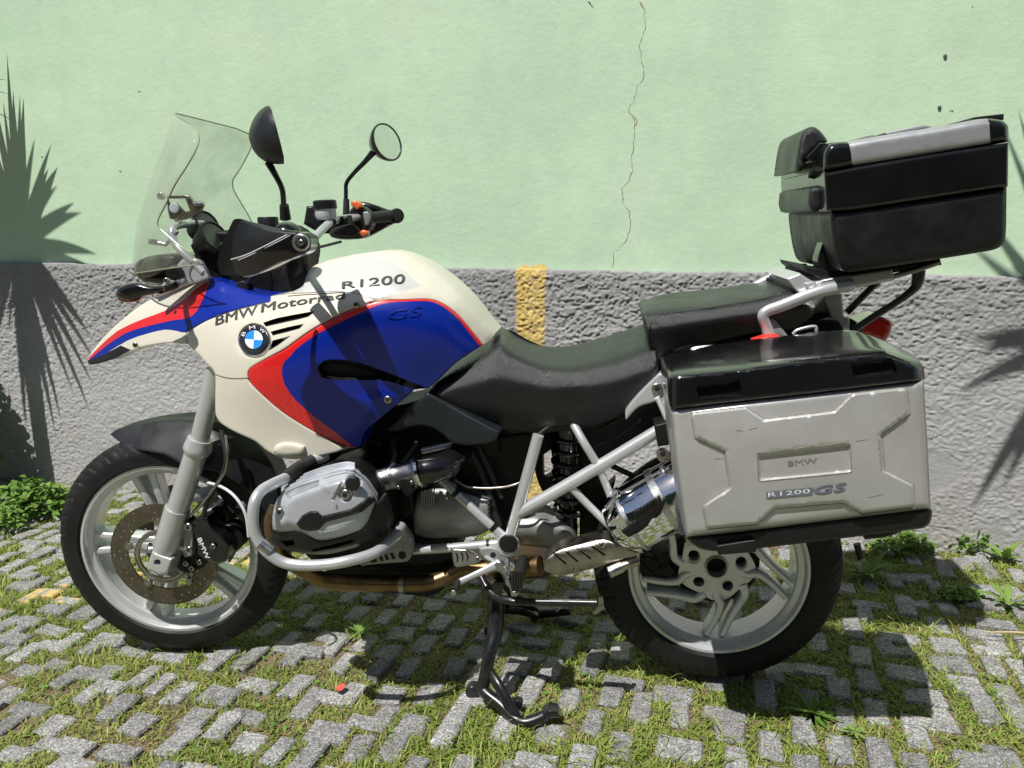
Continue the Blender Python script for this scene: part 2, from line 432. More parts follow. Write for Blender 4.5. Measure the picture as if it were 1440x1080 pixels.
ZF = lambda *p: zz(560, 580, 4.153, p)
ZS = lambda *p: zz(880, 340, 3.2727, p)
ZP = lambda *p: zz(900, 480, 3.4286, p)
ZT = lambda *p: zz(1070, 140, 3.892, p)
ZM = lambda *p: zz(150, 140, 4.8, p)
ZR = lambda *p: zz(400, 140, 4.8, p)
ZC = lambda *p: zz(640, 780, 4.1545, p)
ZG = lambda *p: zz(620, 760, 9, p)
ZW = lambda *p: zz(80, 560, 3, p)
# ------------------------------------------------------------------ wall frame: x along the wall, y into it, z up
TH = radians(15.416); WA = np.array([-1.977, 3.794, 0.]); Wt = np.array([cos(TH), -sin(TH), 0]); Wn = np.array([-sin(TH), -cos(TH), 0])
MW = Matrix.Identity(4)
for i in range(3):
    MW[i][0] = Wt[i]; MW[i][1] = -Wn[i]; MW[i][3] = WA[i]
def vnoise(x, y, seed):
    xi = np.floor(x).astype(np.int64); yi = np.floor(y).astype(np.int64); fx = x - xi; fy = y - yi
    fx = fx * fx * (3 - 2 * fx); fy = fy * fy * (3 - 2 * fy)
    def h(a, b):
        n = (a * 374761393 + b * 668265263 + seed * 974711) & 0xffffffff
        n = ((n ^ (n >> 13)) * 1274126177) & 0xffffffff
        return ((n ^ (n >> 16)) & 0xffff) / 65535.
    return (h(xi, yi) * (1 - fx) + h(xi + 1, yi) * fx) * (1 - fy) + (h(xi, yi + 1) * (1 - fx) + h(xi + 1, yi + 1) * fx) * fy
def mesh_np(name, V, F, mats, parent=None, smooth=True, tint=None):
    """V (n,3), F (m,k) arrays"""
    me = bpy.data.meshes.new(name); n, mm, k = len(V), len(F), F.shape[1]
    me.vertices.add(n); me.vertices.foreach_set('co', np.ascontiguousarray(V, np.float32).ravel())
    me.loops.add(mm * k); me.loops.foreach_set('vertex_index', np.ascontiguousarray(F, np.int32).ravel())
    me.polygons.add(mm); me.polygons.foreach_set('loop_start', np.arange(0, mm * k, k, dtype=np.int32))
    me.polygons.foreach_set('loop_total', np.full(mm, k, np.int32))
    me.update(calc_edges=True)
    for q in mats: me.materials.append(q)
    if tint is not None:
        a = me.attributes.new('tint', 'FLOAT', 'POINT'); a.data.foreach_set('value', np.asarray(tint, np.float32))
    if smooth: me.shade_smooth()
    o = bpy.data.objects.new(name, me); COL.objects.link(o); o.parent = parent
    return o
def grid(name, xs, zs, yf, mats, parent, smooth=True):
    X, Z_ = np.meshgrid(xs, zs); Y = yf(X, Z_)
    if isinstance(Y, tuple): Y, Z_ = Y
    V = np.stack([X.ravel(), Y.ravel(), Z_.ravel()], 1); nx = len(xs)
    i = np.arange((len(zs) - 1) * nx).reshape(len(zs) - 1, nx)[:, :-1].ravel()
    return mesh_np(name, V, np.stack([i, i + 1, i + nx + 1, i + nx], 1), mats, parent, smooth)
def wall_material(name, c1, c2, rough, bump, bsc, stripe_top, speck=None, fine=0):
    mt, t, b = nodes_of(name); N = t.nodes; Lk = t.links; b.inputs['Roughness'].default_value = rough
    b.inputs['Specular IOR Level'].default_value = .25
    tc = N.new('ShaderNodeTexCoord')
    def noise(sc, det=6, rg=.6, vec=None, st=(1, 1, 1)):
        mp = N.new('ShaderNodeMapping'); mp.inputs['Scale'].default_value = st; Lk.new(tc.outputs['Object'], mp.inputs[0])
        n = N.new('ShaderNodeTexNoise'); n.inputs['Scale'].default_value = sc; n.inputs['Detail'].default_value = det; n.inputs['Roughness'].default_value = rg
        Lk.new(mp.outputs[0], n.inputs['Vector']); return n.outputs['Fac']
    def mr(i, a, b_, c, d):
        q = N.new('ShaderNodeMapRange'); q.inputs[1].default_value = a; q.inputs[2].default_value = b_; q.inputs[3].default_value = c; q.inputs[4].default_value = d
        Lk.new(i, q.inputs[0]); return q.outputs[0]
    def mixc(f, a, b_, bt='MIX'):
        q = N.new('ShaderNodeMix'); q.data_type = 'RGBA'; q.blend_type = bt
        if hasattr(f, 'is_linked'): Lk.new(f, q.inputs[0])
        else: q.inputs[0].default_value = f
        for s_, k in ((a, 6), (b_, 7)):
            if hasattr(s_, 'is_linked'): Lk.new(s_, q.inputs[k])
            else: q.inputs[k].default_value = (*s_, 1)
        return q.outputs[2]
    def mth(op, a, b_=0.):
        q = N.new('ShaderNodeMath'); q.operation = op
        for s_, k in ((a, 0), (b_, 1)):
            if hasattr(s_, 'is_linked'): Lk.new(s_, q.inputs[k])
            else: q.inputs[k].default_value = s_
        return q.outputs[0]
    col = mixc(mr(noise(1.3, 5), .35, .68, 0, 1), c1, c2)
    g = mr(noise(14, 8, .7), .3, .7, .95, 1.04); g2 = mr(noise(2.6, 7, .65, st=(1, 1, .22)), .35, .7, .95, 1.03)
    col = mixc(1., col, g, 'MULTIPLY'); col = mixc(1., col, g2, 'MULTIPLY')
    sx = N.new('ShaderNodeSeparateXYZ'); Lk.new(tc.outputs['Object'], sx.inputs[0])
    if speck:
        col = mixc(mr(noise(55, 6, .75), .5, .72, 0, .55), col, speck)
        # dirt rising from the ground and light lime patches
        low = mr(sx.outputs[2], 0., .45, .55, 0); col = mixc(mth('MULTIPLY', low, mr(noise(5, 7), .4, .65, 0, 1)), col, (.30, .28, .24))
        col = mixc(mth('MULTIPLY', mr(noise(2.6, 3), .62, .7, 0, .7), mr(sx.outputs[2], .3, .12, 0, 1)), col, (.50, .48, .42))
    if speck: col = mixc(1., col, mr(mth('ADD', sx.outputs[2], mth('MULTIPLY', noise(4, 5), .35)), .72, 1.08, 1.14, .86), 'MULTIPLY')
    wob = mth('MULTIPLY', mth('SUBTRACT', noise(24, 5), .5), .030)
    lean = mth('MULTIPLY', mth('SUBTRACT', sx.outputs[2], 1.05), -.02)
    xx = mth('ADD', mth('ADD', sx.outputs[0], wob), lean)
    sm = mth('MULTIPLY', mr(xx, 2.074, 2.086, 0, 1), mr(xx, 2.196, 2.208, 1, 0))
    if stripe_top is not None:
        zt = mth('ADD', sx.outputs[2], mth('MULTIPLY', mth('SUBTRACT', noise(16, 3, st=(3, 1, 1)), .5), .06))
        sm = mth('MULTIPLY', sm, mr(zt, stripe_top, stripe_top + .006, 1, 0))
    sm = mth('MULTIPLY', sm, mr(noise(46, 6, .75), .34, .50, .45, 1))
    col = mixc(sm, col, mixc(mr(noise(20, 5), .3, .7, 0, 1), (.62, .44, .12), (.70, .54, .22)))
    Lk.new(col, b.inputs['Base Color'])
    h = noise(bsc, 8, .62, st=(1, 1, 1.15))
    hh = mth('ADD', mth('MULTIPLY', h, 1.), mth('MULTIPLY', noise(bsc * 3.3, 4, .6), .35))
    if fine: hh = mth('ADD', hh, mth('MULTIPLY', noise(9, 3, .5, st=(.35, 1, 1.6)), fine))
    bp = N.new('ShaderNodeBump'); bp.inputs['Strength'].default_value = 1; bp.inputs['Distance'].default_value = bump; Lk.new(hh, bp.inputs['Height']); Lk.new(bp.outputs[0], b.inputs['Normal'])
    return mt
MGREEN = wall_material('green_wall_paint', (.47, .645, .455), (.54, .69, .50), .75, .0013, 38, 1.058, fine=.4)
MROUGH = wall_material('roughcast_plinth', (.385, .385, .392), (.455, .455, .457), .9, .005, 260, None, speck=(.26, .25, .245))
def ztop(x): return 1.093 - .0215 * x + .006 * (vnoise(x * 9, x * 0, 3) - .5) + .004 * (vnoise(x * 40, x * 0, 4) - .5)
wall = grid('wall', np.linspace(-5, 9, 281), np.linspace(.6, 5.2, 93), lambda x, z: .02 + .006 * (vnoise(x * 1.7, z * 1.9, 1) - .5) + .003 * (vnoise(x * 6, z * 7, 2) - .5), [MGREEN], None)
wall.matrix_world = MW
wall['label'] = 'pale green plastered wall above a grey roughcast plinth with a yellow paint stripe'; wall['category'] = 'wall'
def rough_disp(x, z):
    amp = (.75 + .5 * vnoise(x * 2.1, z * 2.4, 11)) * (.55 + .5 * sm01((z - .45) / .45))
    patch = sm01((vnoise(x * 3.1 + 5, z * 3.3, 12) - .74) / .08) * (z < .42)
    wx = x + .012 * vnoise(x * 30, z * 30, 21); wz = z + .012 * vnoise(x * 30 + 9, z * 30, 22)
    n1 = vnoise(wx * 100, wz * 128, 13); n2 = vnoise(wx * 62 + 3, wz * 84, 14); n3 = vnoise(wx * 26, wz * 34, 15)
    hgt = np.clip(n1 - .2, 0, 1) ** .7 * .0080 + np.abs(n2 - .5) * .010 + n3 * .004
    return hgt * amp * (1 - .8 * patch)
def plinth_f(x, tz):
    zt = ztop(x); z = -.06 + tz * (zt + .06)
    y = -.004 - rough_disp(x, z) * np.clip((1 - tz) * 40 + .35, 0, 1)
    y = np.where(tz > .9995, .03, y)
    return y, z
zl = np.concatenate([np.linspace(0, 1, 290), [1.0001]])
plinth = grid('plinth', np.linspace(-1.3, 4.7, 1500), zl, plinth_f, [MROUGH], wall)
for nm, xa, xb in (('plinth', -5, -1.3), ('plinth', 4.7, 9)):
    grid(nm, np.linspace(xa, xb, int((xb - xa) / .02)), np.concatenate([np.linspace(0, 1, 60), [1.0001]]), plinth_f, [MROUGH], wall)
# cracks in the render: thin dark ribbons following the photo, their lips slightly proud
MCR = mat('crack_dark', (.085, .075, .05), .9, nscale=60, namt=.5)
MCR2 = mat('crack_pink_filler', (.45, .30, .22), .9, nscale=40, namt=.3)
def wallp(px, py):
    d = np.array([(px - 720) / FPX, -(py - 540) / FPX, 1]) @ RC
    q = CC + d * (((WA - CC) @ Wn) / (d @ Wn)) - WA
    return float(q @ Wt), float(q[2])
def crack(pp, wd, mt_=MCR, nm='crack'):
    pts = []; r = random.Random(len(pp) + int(pp[0][0]))
    for i in range(len(pp) - 1):
        a, b_ = pp[i], pp[i + 1]; n = max(2, int(math.hypot(b_[0] - a[0], b_[1] - a[1]) / 4))
        for k in range(n): pts.append((a[0] + (b_[0] - a[0]) * k / n + r.uniform(-1.3, 1.3), a[1] + (b_[1] - a[1]) * k / n + r.uniform(-.6, .6)))
    V = []; F = []
    for i, q in enumerate(pts):
        x, z = wallp(*q); w_ = wd * r.uniform(.35, 1.2)
        yy = .02 + .006 * (vnoise(np.array([x * 1.7]), np.array([z * 1.9]), 1)[0] - .5) + .003 * (vnoise(np.array([x * 6]), np.array([z * 7]), 2)[0] - .5)
        V += [(x - w_, yy - .0012, z), (x + w_, yy - .0012, z)]
        if i: F.append((2 * i - 2, 2 * i - 1, 2 * i + 1, 2 * i))
    me = bpy.data.meshes.new(nm); me.from_pydata(V, [], F); me.materials.append(mt_); o = bpy.data.objects.new(nm, me); COL.objects.link(o); o.parent = wall
crack(zz(600, 0, 1.7143, [(512, 0), (522, 20), (526, 60), (512, 110), (518, 150), (523, 182), (508, 205), (500, 235), (484, 265), (498, 285), (500, 330), (492, 380), (496, 410), (482, 440), (470, 455), (472, 490), (488, 510), (490, 545), (478, 585), (450, 608), (447, 655)]), .0008)
crack(zz(600, 0, 1.7143, [(512, 0), (520, 12), (524, 24)]), .0022, MCR2)
crack(zz(600, 0, 1.7143, [(484, 265), (494, 275), (504, 290), (498, 304), (500, 312)]), .0022, MCR2)
crack(zz(600, 0, 1.7143, [(388, 0), (398, 10), (402, 22)]), .0012)
crack(zz(600, 0, 1.7143, [(1262, 268), (1270, 264), (1277, 270)]), .0018)
crack(zz(600, 0, 1.7143, [(1318, 14), (1324, 8)]), .002)
crack([(192, 127), (191, 130)], .004); crack([(165, 240), (167, 241)], .004); crack([(54, 219), (54, 223)], .003); crack([(828, 0), (829, 5), (832, 12)], .0012)
for (px, py) in ((1331, 77), (1323, 149.5)):
    x, z = wallp(px, py)
    V, F = lathe_data([(0, .006), (.0042, .0055), (.0058, .003), (.006, -.004), (0, -.004)], (x, .018, z), (0, -1, 0), 14)
    o = link('wall_plug', V, F, mat('plug_grey', (.16, .18, .17), .5, .5), wall)

# ------------------------------------------------------------------ ground, pavers
def ground_material(name, cols, yellow):
    mt, t, b = nodes_of(name); N = t.nodes; Lk = t.links; b.inputs['Roughness'].default_value = .88; b.inputs['Specular IOR Level'].default_value = .25
    ge = N.new('ShaderNodeNewGeometry'); oi = N.new('ShaderNodeObjectInfo')
    def noise(sc, det=6, rg=.6):
        n = N.new('ShaderNodeTexNoise'); n.inputs['Scale'].default_value = sc; n.inputs['Detail'].default_value = det; n.inputs['Roughness'].default_value = rg
        Lk.new(ge.outputs['Position'], n.inputs['Vector']); return n.outputs['Fac']
    def ramp(i, st):
        r = N.new('ShaderNodeValToRGB'); Lk.new(i, r.inputs[0]); e = r.color_ramp.elements
        e[0].position, e[0].color = st[0][0], (*st[0][1], 1); e[1].position, e[1].color = st[-1][0], (*st[-1][1], 1)
        for p_, c_ in st[1:-1]: q = e.new(p_); q.color = (*c_, 1)
        return r.outputs[0]
    def mr(i, a, b_, c, d):
        q = N.new('ShaderNodeMapRange'); q.inputs[1].default_value = a; q.inputs[2].default_value = b_; q.inputs[3].default_value = c; q.inputs[4].default_value = d
        Lk.new(i, q.inputs[0]); return q.outputs[0]
    def mix(f, a, b_, bt='MIX'):
        q = N.new('ShaderNodeMix'); q.data_type = 'RGBA'; q.blend_type = bt
        if hasattr(f, 'is_linked'): Lk.new(f, q.inputs[0])
        else: q.inputs[0].default_value = f
        for s_, k in ((a, 6), (b_, 7)):
            if hasattr(s_, 'is_linked'): Lk.new(s_, q.inputs[k])
            else: q.inputs[k].default_value = (*s_, 1)
        return q.outputs[2]
    col = ramp(noise(260, 4, .7), cols)
    vo = N.new('ShaderNodeTexVoronoi'); vo.inputs['Scale'].default_value = 210; Lk.new(ge.outputs['Position'], vo.inputs['Vector'])
    sp = N.new('ShaderNodeSeparateColor'); Lk.new(vo.outputs['Color'], sp.inputs[0])
    col = mix(1., col, mr(sp.outputs[0], 0, 1, .62, 1.45), 'MULTIPLY')
    col = mix(1., col, mr(noise(7, 6), .3, .7, .82, 1.15), 'MULTIPLY')
    col = mix(mr(noise(34, 7, .75), .54, .72, 0, .7), col, (.13, .12, .06)); col = mix(1., col, mr(noise(16, 5, .6), .32, .68, .80, 1.16), 'MULTIPLY')
    col = mix(1., col, mr(oi.outputs['Random'], 0, 1, .74, 1.16), 'MULTIPLY')
    if yellow:
        sx = N.new('ShaderNodeSeparateXYZ'); Lk.new(ge.outputs['Position'], sx.inputs[0])
        def mth(op, a, b_=0.):
            q = N.new('ShaderNodeMath'); q.operation = op
            for s_, k in ((a, 0), (b_, 1)):
                if hasattr(s_, 'is_linked'): Lk.new(s_, q.inputs[k])
                else: q.inputs[k].default_value = s_
            return q.outputs[0]
        # an old parking line: s + 1.31 d = 2.14 in the wall frame
        ks = Wt + 1.31 * Wn; k0 = float(ks @ WA)
        e = mth('ADD', mth('MULTIPLY', sx.outputs[0], float(ks[0])), mth('MULTIPLY', sx.outputs[1], float(ks[1])))
        e = mth('SUBTRACT', e, k0 + 2.10); e = mth('ADD', e, mth('MULTIPLY', mth('SUBTRACT', noise(20), .5), .12))
        e = mth('ABSOLUTE', e)
        fm_ = mth('MULTIPLY', mr(e, .10, .12, 1, 0), mr(noise(24, 5, .7), .44, .52, 0, .85))
        sdot = mth('ADD', mth('MULTIPLY', sx.outputs[0], float(Wt[0])), mth('MULTIPLY', sx.outputs[1], float(Wt[1])))
        fm_ = mth('MULTIPLY', fm_, mr(sdot, float(Wt @ WA) + 1.25, float(Wt @ WA) + 1.4, 1, 0))
        col = mix(fm_, col, (.60, .43, .14))
    Lk.new(col, b.inputs['Base Color'])
    bp = N.new('ShaderNodeBump'); bp.inputs['Strength'].default_value = 1; bp.inputs['Distance'].default_value = .0028
    ad = N.new('ShaderNodeMath'); ad.operation = 'ADD'; Lk.new(noise(230, 3, .6), ad.inputs[0]); Lk.new(noise(60, 4), ad.inputs[1]); Lk.new(ad.outputs[0], bp.inputs['Height'])
    Lk.new(bp.outputs[0], b.inputs['Normal'])
    return mt
MSOIL = ground_material('soil', [(.35, (.06, .045, .028)), (.5, (.14, .11, .065)), (.65, (.24, .19, .12))], False)
MPAV = ground_material('aggregate_concrete', [(.30, (.05, .05, .05)), (.44, (.18, .18, .183)), (.58, (.335, .335, .33)), (.72, (.56, .56, .55))], True)
me = bpy.data.meshes.new('ground'); me.from_pydata([(-60, -60, -.016), (60, -60, -.016), (60, 60, -.016), (-60, 60, -.016)], [], [(0, 1, 2, 3)]); me.materials.append(MSOIL)
ground = bpy.data.objects.new('ground', me); COL.objects.link(ground); ground['kind'] = 'structure'
# unit cell = 0.026 m; each paver is one of a few stepped blocks
SHAPES = [[(0, 0), (4, 0), (4, 2), (0, 2)], [(0, 0), (2, 0), (2, 5), (0, 5)], [(0, 0), (4, 0), (4, 2), (2, 2), (2, 4), (0, 4)], [(0, 0), (4, 0), (4, 4), (2, 4), (2, 2), (0, 2)],
          [(0, 0), (3, 0), (3, 2), (5, 2), (5, 4), (2, 4), (2, 2), (0, 2)], [(0, 0), (4, 0), (4, 3), (0, 3)], [(0, 2), (2, 2), (2, 0), (5, 0), (5, 2), (4, 2), (4, 4), (0, 4)], [(0, 0), (3, 0), (3, 3), (0, 3)],
          [(0, 0), (2, 0), (2, 2), (4, 2), (4, 4), (0, 4)], [(0, 0), (2, 0), (2, 4), (0, 4)]]
U = .0262
def cells(sh):
    xs = [p[0] for p in sh]; ys = [p[1] for p in sh]; o = []
    for i in range(max(xs)):
        for j in range(max(ys)):
            if pip(np.array([[i + .5, j + .5]]), sh)[0]: o.append((i, j))
    return o
SC_ = [cells(s) for s in SHAPES]
def paver_mesh(k, var):
    r = random.Random(k * 31 + var); sh = [(p[0] * U + r.uniform(-.0055, .0055), p[1] * U + r.uniform(-.0055, .0055)) for p in SHAPES[k]]
    n = len(sh)
    # split long sides and roughen
    q = []
    for i in range(n):
        a = Vector(sh[i]); b_ = Vector(sh[(i + 1) % n]); q.append(a + (b_ - a).normalized() * .004); kk = 2 if (b_ - a).length > .07 else 1
        for j in range(kk): q.append(a.lerp(b_, (j + 1) / (kk + 1)) + Vector((r.uniform(-.0016, .0016), r.uniform(-.0016, .0016))))
        q.append(b_ + (a - b_).normalized() * .004)
    n = len(q); V = [(p.x, p.y, -.05) for p in q]
    # inset top ring
    V += [(p.x, p.y, -.005) for p in q]
    for i in range(n):
        a, b_, c = q[i - 1], q[i], q[(i + 1) % n]; d = (c - a).normalized(); nn = Vector((-d.y, d.x)); p = b_ + nn * .0045
        V.append((p.x, p.y, r.uniform(-.0004, .0004)))
    F = []
    for i in range(n):
        j = (i + 1) % n; F += [(i, j, j + n, i + n), (i + n, j + n, j + 2 * n, i + 2 * n)]
    F += [tuple(2 * n + q for q in t_) if (Vector(V[2*n+t_[1]]) - Vector(V[2*n+t_[0]])).cross(Vector(V[2*n+t_[2]]) - Vector(V[2*n+t_[0]])).z > 0 else tuple(2 * n + q for q in reversed(t_)) for t_ in tessellate_polygon([[Vector(q) for q in V[2 * n:]]])]
    me = bpy.data.meshes.new('paver'); me.from_pydata(V, [], F); me.materials.append(MPAV); return me
PM = [[paver_mesh(k, v_) for v_ in range(4)] for k in range(len(SHAPES))]
nx, ny = int(9.2 / U), int(3.55 / U); X0_ = -2.7
occ = np.zeros((nx, ny), bool); pav = np.zeros((nx, ny), bool); plist = []
pr = random.Random(5)
for j in range(0, ny - 6):
    i = pr.randint(0, 2)
    while i < nx - 6:
        if not occ[i, j] and pr.random() < .80:
            for tr in range(3):
                k = pr.choices(range(len(SHAPES)), [10, 2, 2, 2, 1, 4, .6, 3, 1.5, 7])[0]
                cc = [(i + a, j + b_) for a, b_ in SC_[k]]
                if not any(occ[c] for c in cc):
                    for c in cc:
                        pav[c] = True
                        for da in (-1, 0, 1):
                            for db in (-1, 0, 1):
                                x_, y_ = c[0] + da, c[1] + db
                                if 0 <= x_ < nx and 0 <= y_ < ny: occ[x_, y_] = True
                    plist.append((k, i, j)); i += 3; break
        i += 1
def W3(s, d, z): 
    q = WA + s * Wt + d * Wn; return Vector((q[0], q[1], z))
def projw(p):
    q = RC @ (np.array(p) - CC); return (720 + FPX * q[0] / q[2], 540 - FPX * q[1] / q[2], q[2])
SHX = .18     # the laid pattern is a little skewed to the wall
big = []; rest = []
for k, i, j in plist:
    s = X0_ + i * U; d = j * U; s2 = s + SHX * 0 ; p = W3(s + .05, d + .05, 0); a = projw(p)
    tilt = (pr.uniform(-.03, .03), pr.uniform(-.03, .03), pr.uniform(-.07, .07)); dz = pr.uniform(-.010, .003)
    vis = a[2] > .3 and -40 < a[0] < 1480 and a[1] < 1110
    (big if vis else rest).append((a[2] if vis else 9, k, s, d, tilt, dz))
big.sort(key=lambda q: q[0]); rest = big[300:] + rest; big = big[:300]
def pmat(s, d, tilt, dz):
    # mesh x along wall, mesh y towards the wall
    return Matrix.Translation(W3(s, d + .1, dz)) @ Matrix(MW.to_3x3()).to_4x4() @ Matrix.Rotation(tilt[2], 4, 'Z') @ Matrix.Rotation(tilt[0], 4, 'X') @ Matrix.Rotation(tilt[1], 4, 'Y')
for _, k, s, d, tilt, dz in big:
    o = bpy.data.objects.new('paver', PM[k][pr.randint(0, 3)]); COL.objects.link(o); o.parent = ground; o.matrix_world = pmat(s, d, tilt, dz)
V = []; F = []
for _, k, s, d, tilt, dz in rest:
    me = PM[k][pr.randint(0, 3)]; mm = pmat(s, d, tilt, dz); b0 = len(V); V += [tuple(mm @ q.co) for q in me.vertices]; F += [tuple(b0 + q for q in p.vertices) for p in me.polygons]
me = bpy.data.meshes.new('pavers'); me.from_pydata(V, [], F); me.materials.append(MPAV); o = bpy.data.objects.new('pavers', me); COL.objects.link(o); o.parent = ground; o['kind'] = 'stuff'
# mask for growing things: paver footprints, raster in wall frame (mesh y runs towards the wall: flip)
pavd = np.zeros((nx, ny), bool)
for k, i, j in plist:
    mx = 0.1 / U
    for a, b_ in SC_[k]:
        y_ = int(round(j + mx - b_ - 1))
        if 0 <= y_ < ny: pavd[i + a, y_] = True

# ------------------------------------------------------------------ leaves and grass
def leaf_material(name, cA, cB, cC, rough=.5, trans=.35, sheen=.4):
    mt, t, b = nodes_of(name); N = t.nodes; Lk = t.links
    at = N.new('ShaderNodeAttribute'); at.attribute_name = 'tint'
    r = N.new('ShaderNodeValToRGB'); e = r.color_ramp.elements; e[0].position = 0; e[0].color = (*cA, 1); e[1].position = 1; e[1].color = (*cC, 1); q = e.new(.55); q.color = (*cB, 1)
    Lk.new(at.outputs['Fac'], r.inputs[0])
    b.inputs['Roughness'].default_value = rough; b.inputs['Specular IOR Level'].default_value = sheen
    Lk.new(r.outputs[0], b.inputs['Base Color'])
    tr = N.new('ShaderNodeBsdfTranslucent'); Lk.new(r.outputs[0], tr.inputs[0]); ms = N.new('ShaderNodeMixShader'); ms.inputs[0].default_value = trans
    Lk.new(b.outputs[0], ms.inputs[1]); Lk.new(tr.outputs[0], ms.inputs[2]); Lk.new(ms.outputs[0], N['Material Output'].inputs[0])
    return mt
MGRASS = leaf_material('grass_blades', (.13, .20, .028), (.28, .37, .07), (.52, .48, .20))
MDRY = leaf_material('dry_litter', (.16, .10, .045), (.26, .18, .09), (.38, .30, .17), .8, .1, .1)
MWEED = leaf_material('weed_leaves', (.07, .15, .025), (.16, .29, .05), (.27, .38, .10))
MYUC = leaf_material('yucca_leaves', (.05, .09, .03), (.10, .15, .05), (.38, .36, .10), .45, .12)
def blades(S, D, L, Wd, az, lean, tint, z0=-.02, curl=.5):
    """arrays -> curved blades of two quads and a tip, world coordinates"""
    n = len(S); base = WA[None, :] + S[:, None] * Wt + D[:, None] * Wn; base[:, 2] = z0
    hd = np.stack([np.cos(az), np.sin(az), 0 * az], 1); sd = np.stack([-np.sin(az), np.cos(az), 0 * az], 1)
    V = np.zeros((n, 7, 3)); 
    for k, (f, wf) in enumerate(((0, .8), (.4, 1.), (.75, .65), (1., 0))):
        ang = lean + curl * f * f; hor = np.sin(ang) * f * L; ver = np.cos(ang) * f * L
        c = base + hd * hor[:, None]; c[:, 2] += ver
        if k < 3:
            V[:, 2 * k] = c - sd * (Wd * wf / 2)[:, None]; V[:, 2 * k + 1] = c + sd * (Wd * wf / 2)[:, None]
        else: V[:, 6] = c
    i = np.arange(n)[:, None] * 7
    F = np.concatenate([i + np.array([[0, 1, 3]]), i + np.array([[0, 3, 2]]), i + np.array([[2, 3, 5]]), i + np.array([[2, 5, 4]]), i + np.array([[4, 5, 6]])])
    return V.reshape(-1, 3), F, np.repeat(tint, 7)
def scatter(n, s0, s1, d0, d1, keepf):
    S = rng.uniform(s0, s1, n); D = rng.uniform(d0, d1, n); k = keepf(S, D); return S[k], D[k]
def on_pav(S, D):
    i = ((S - X0_) / U).astype(int); j = (D / U).astype(int); ok = (i >= 0) & (i < nx) & (j >= 0) & (j < ny); r = np.zeros(len(S), bool)
    r[ok] = pavd[i[ok], j[ok]]; return r
def gmask(thr, sc=3.2):
    def f(S, D):
        nn = .6 * vnoise(S * sc, D * sc, 31) + .4 * vnoise(S * 11, D * 11, 32)
        return ~on_pav(S + rng.normal(0, .005, len(S)), D + rng.normal(0, .005, len(S))) & (nn + .25 * rng.random(len(S)) > thr)
    return f
S, D = scatter(330000, -1.1, 4.9, .0, 2.85, gmask(.42)); n = len(S)
hvar = .55 + .9 * vnoise(S * 5, D * 5, 33)
L_ = rng.uniform(.012, .036, n) * hvar; long_ = rng.random(n) < .05; L_[long_] *= rng.uniform(1.3, 2.4, long_.sum())
T_ = np.clip(.3 * vnoise(S * 4, D * 4, 35) + rng.normal(.3, .2, n), 0, 1)
V, F, T = blades(S, D, L_, rng.uniform(.0018, .0042, n), rng.uniform(0, 2 * pi, n), rng.uniform(.05, 1.15, n), T_, z0=-.015, curl=.8)
o = mesh_np('grass', V, F, [MGRASS], smooth=False, tint=T); o['kind'] = 'stuff'; o['label'] = 'short green grass growing in the joints between the pavers'; o['category'] = 'grass'
S, D = scatter(34000, -2.6, 6.4, .0, 3.4, lambda s, d: gmask(.5)(s, d) & ((s < -1.1) | (s > 4.9) | (d > 2.85))); n = len(S)
V, F, T = blades(S, D, rng.uniform(.012, .035, n), rng.uniform(.003, .006, n), rng.uniform(0, 2 * pi, n), rng.uniform(.05, 1., n), np.clip(rng.normal(.4, .2, n), 0, 1))
o = mesh_np('grass', V, F, [MGRASS], smooth=False, tint=T); o['kind'] = 'stuff'; o['label'] = 'sparser grass in the joints beyond the picture edges'; o['category'] = 'grass'
# tufts: longer blades in clumps
cs, cd = scatter(900, -1.1, 4.9, .0, 2.8, lambda s, d: ~on_pav(s, d) & (vnoise(s * 3, d * 3, 61) > .38)); S = []; D = []; AZ = []
for a, b_ in zip(cs, cd):
    k = rng.integers(10, 34); S.append(a + rng.normal(0, .012, k)); D.append(b_ + rng.normal(0, .012, k)); AZ.append(rng.uniform(0, 2 * pi, k))
S = np.concatenate(S); D = np.clip(np.concatenate(D), .02, 9); AZ = np.concatenate(AZ); n = len(S)
V, F, T = blades(S, D, rng.uniform(.022, .062, n), rng.uniform(.0018, .0040, n), AZ, rng.uniform(.1, 1.25, n), np.clip(rng.normal(.52, .2, n), 0, 1), curl=.9)
o = mesh_np('grass', V, F, [MGRASS], smooth=False, tint=T); o['kind'] = 'stuff'; o['label'] = 'taller tufts of grass between the pavers'; o['category'] = 'grass'
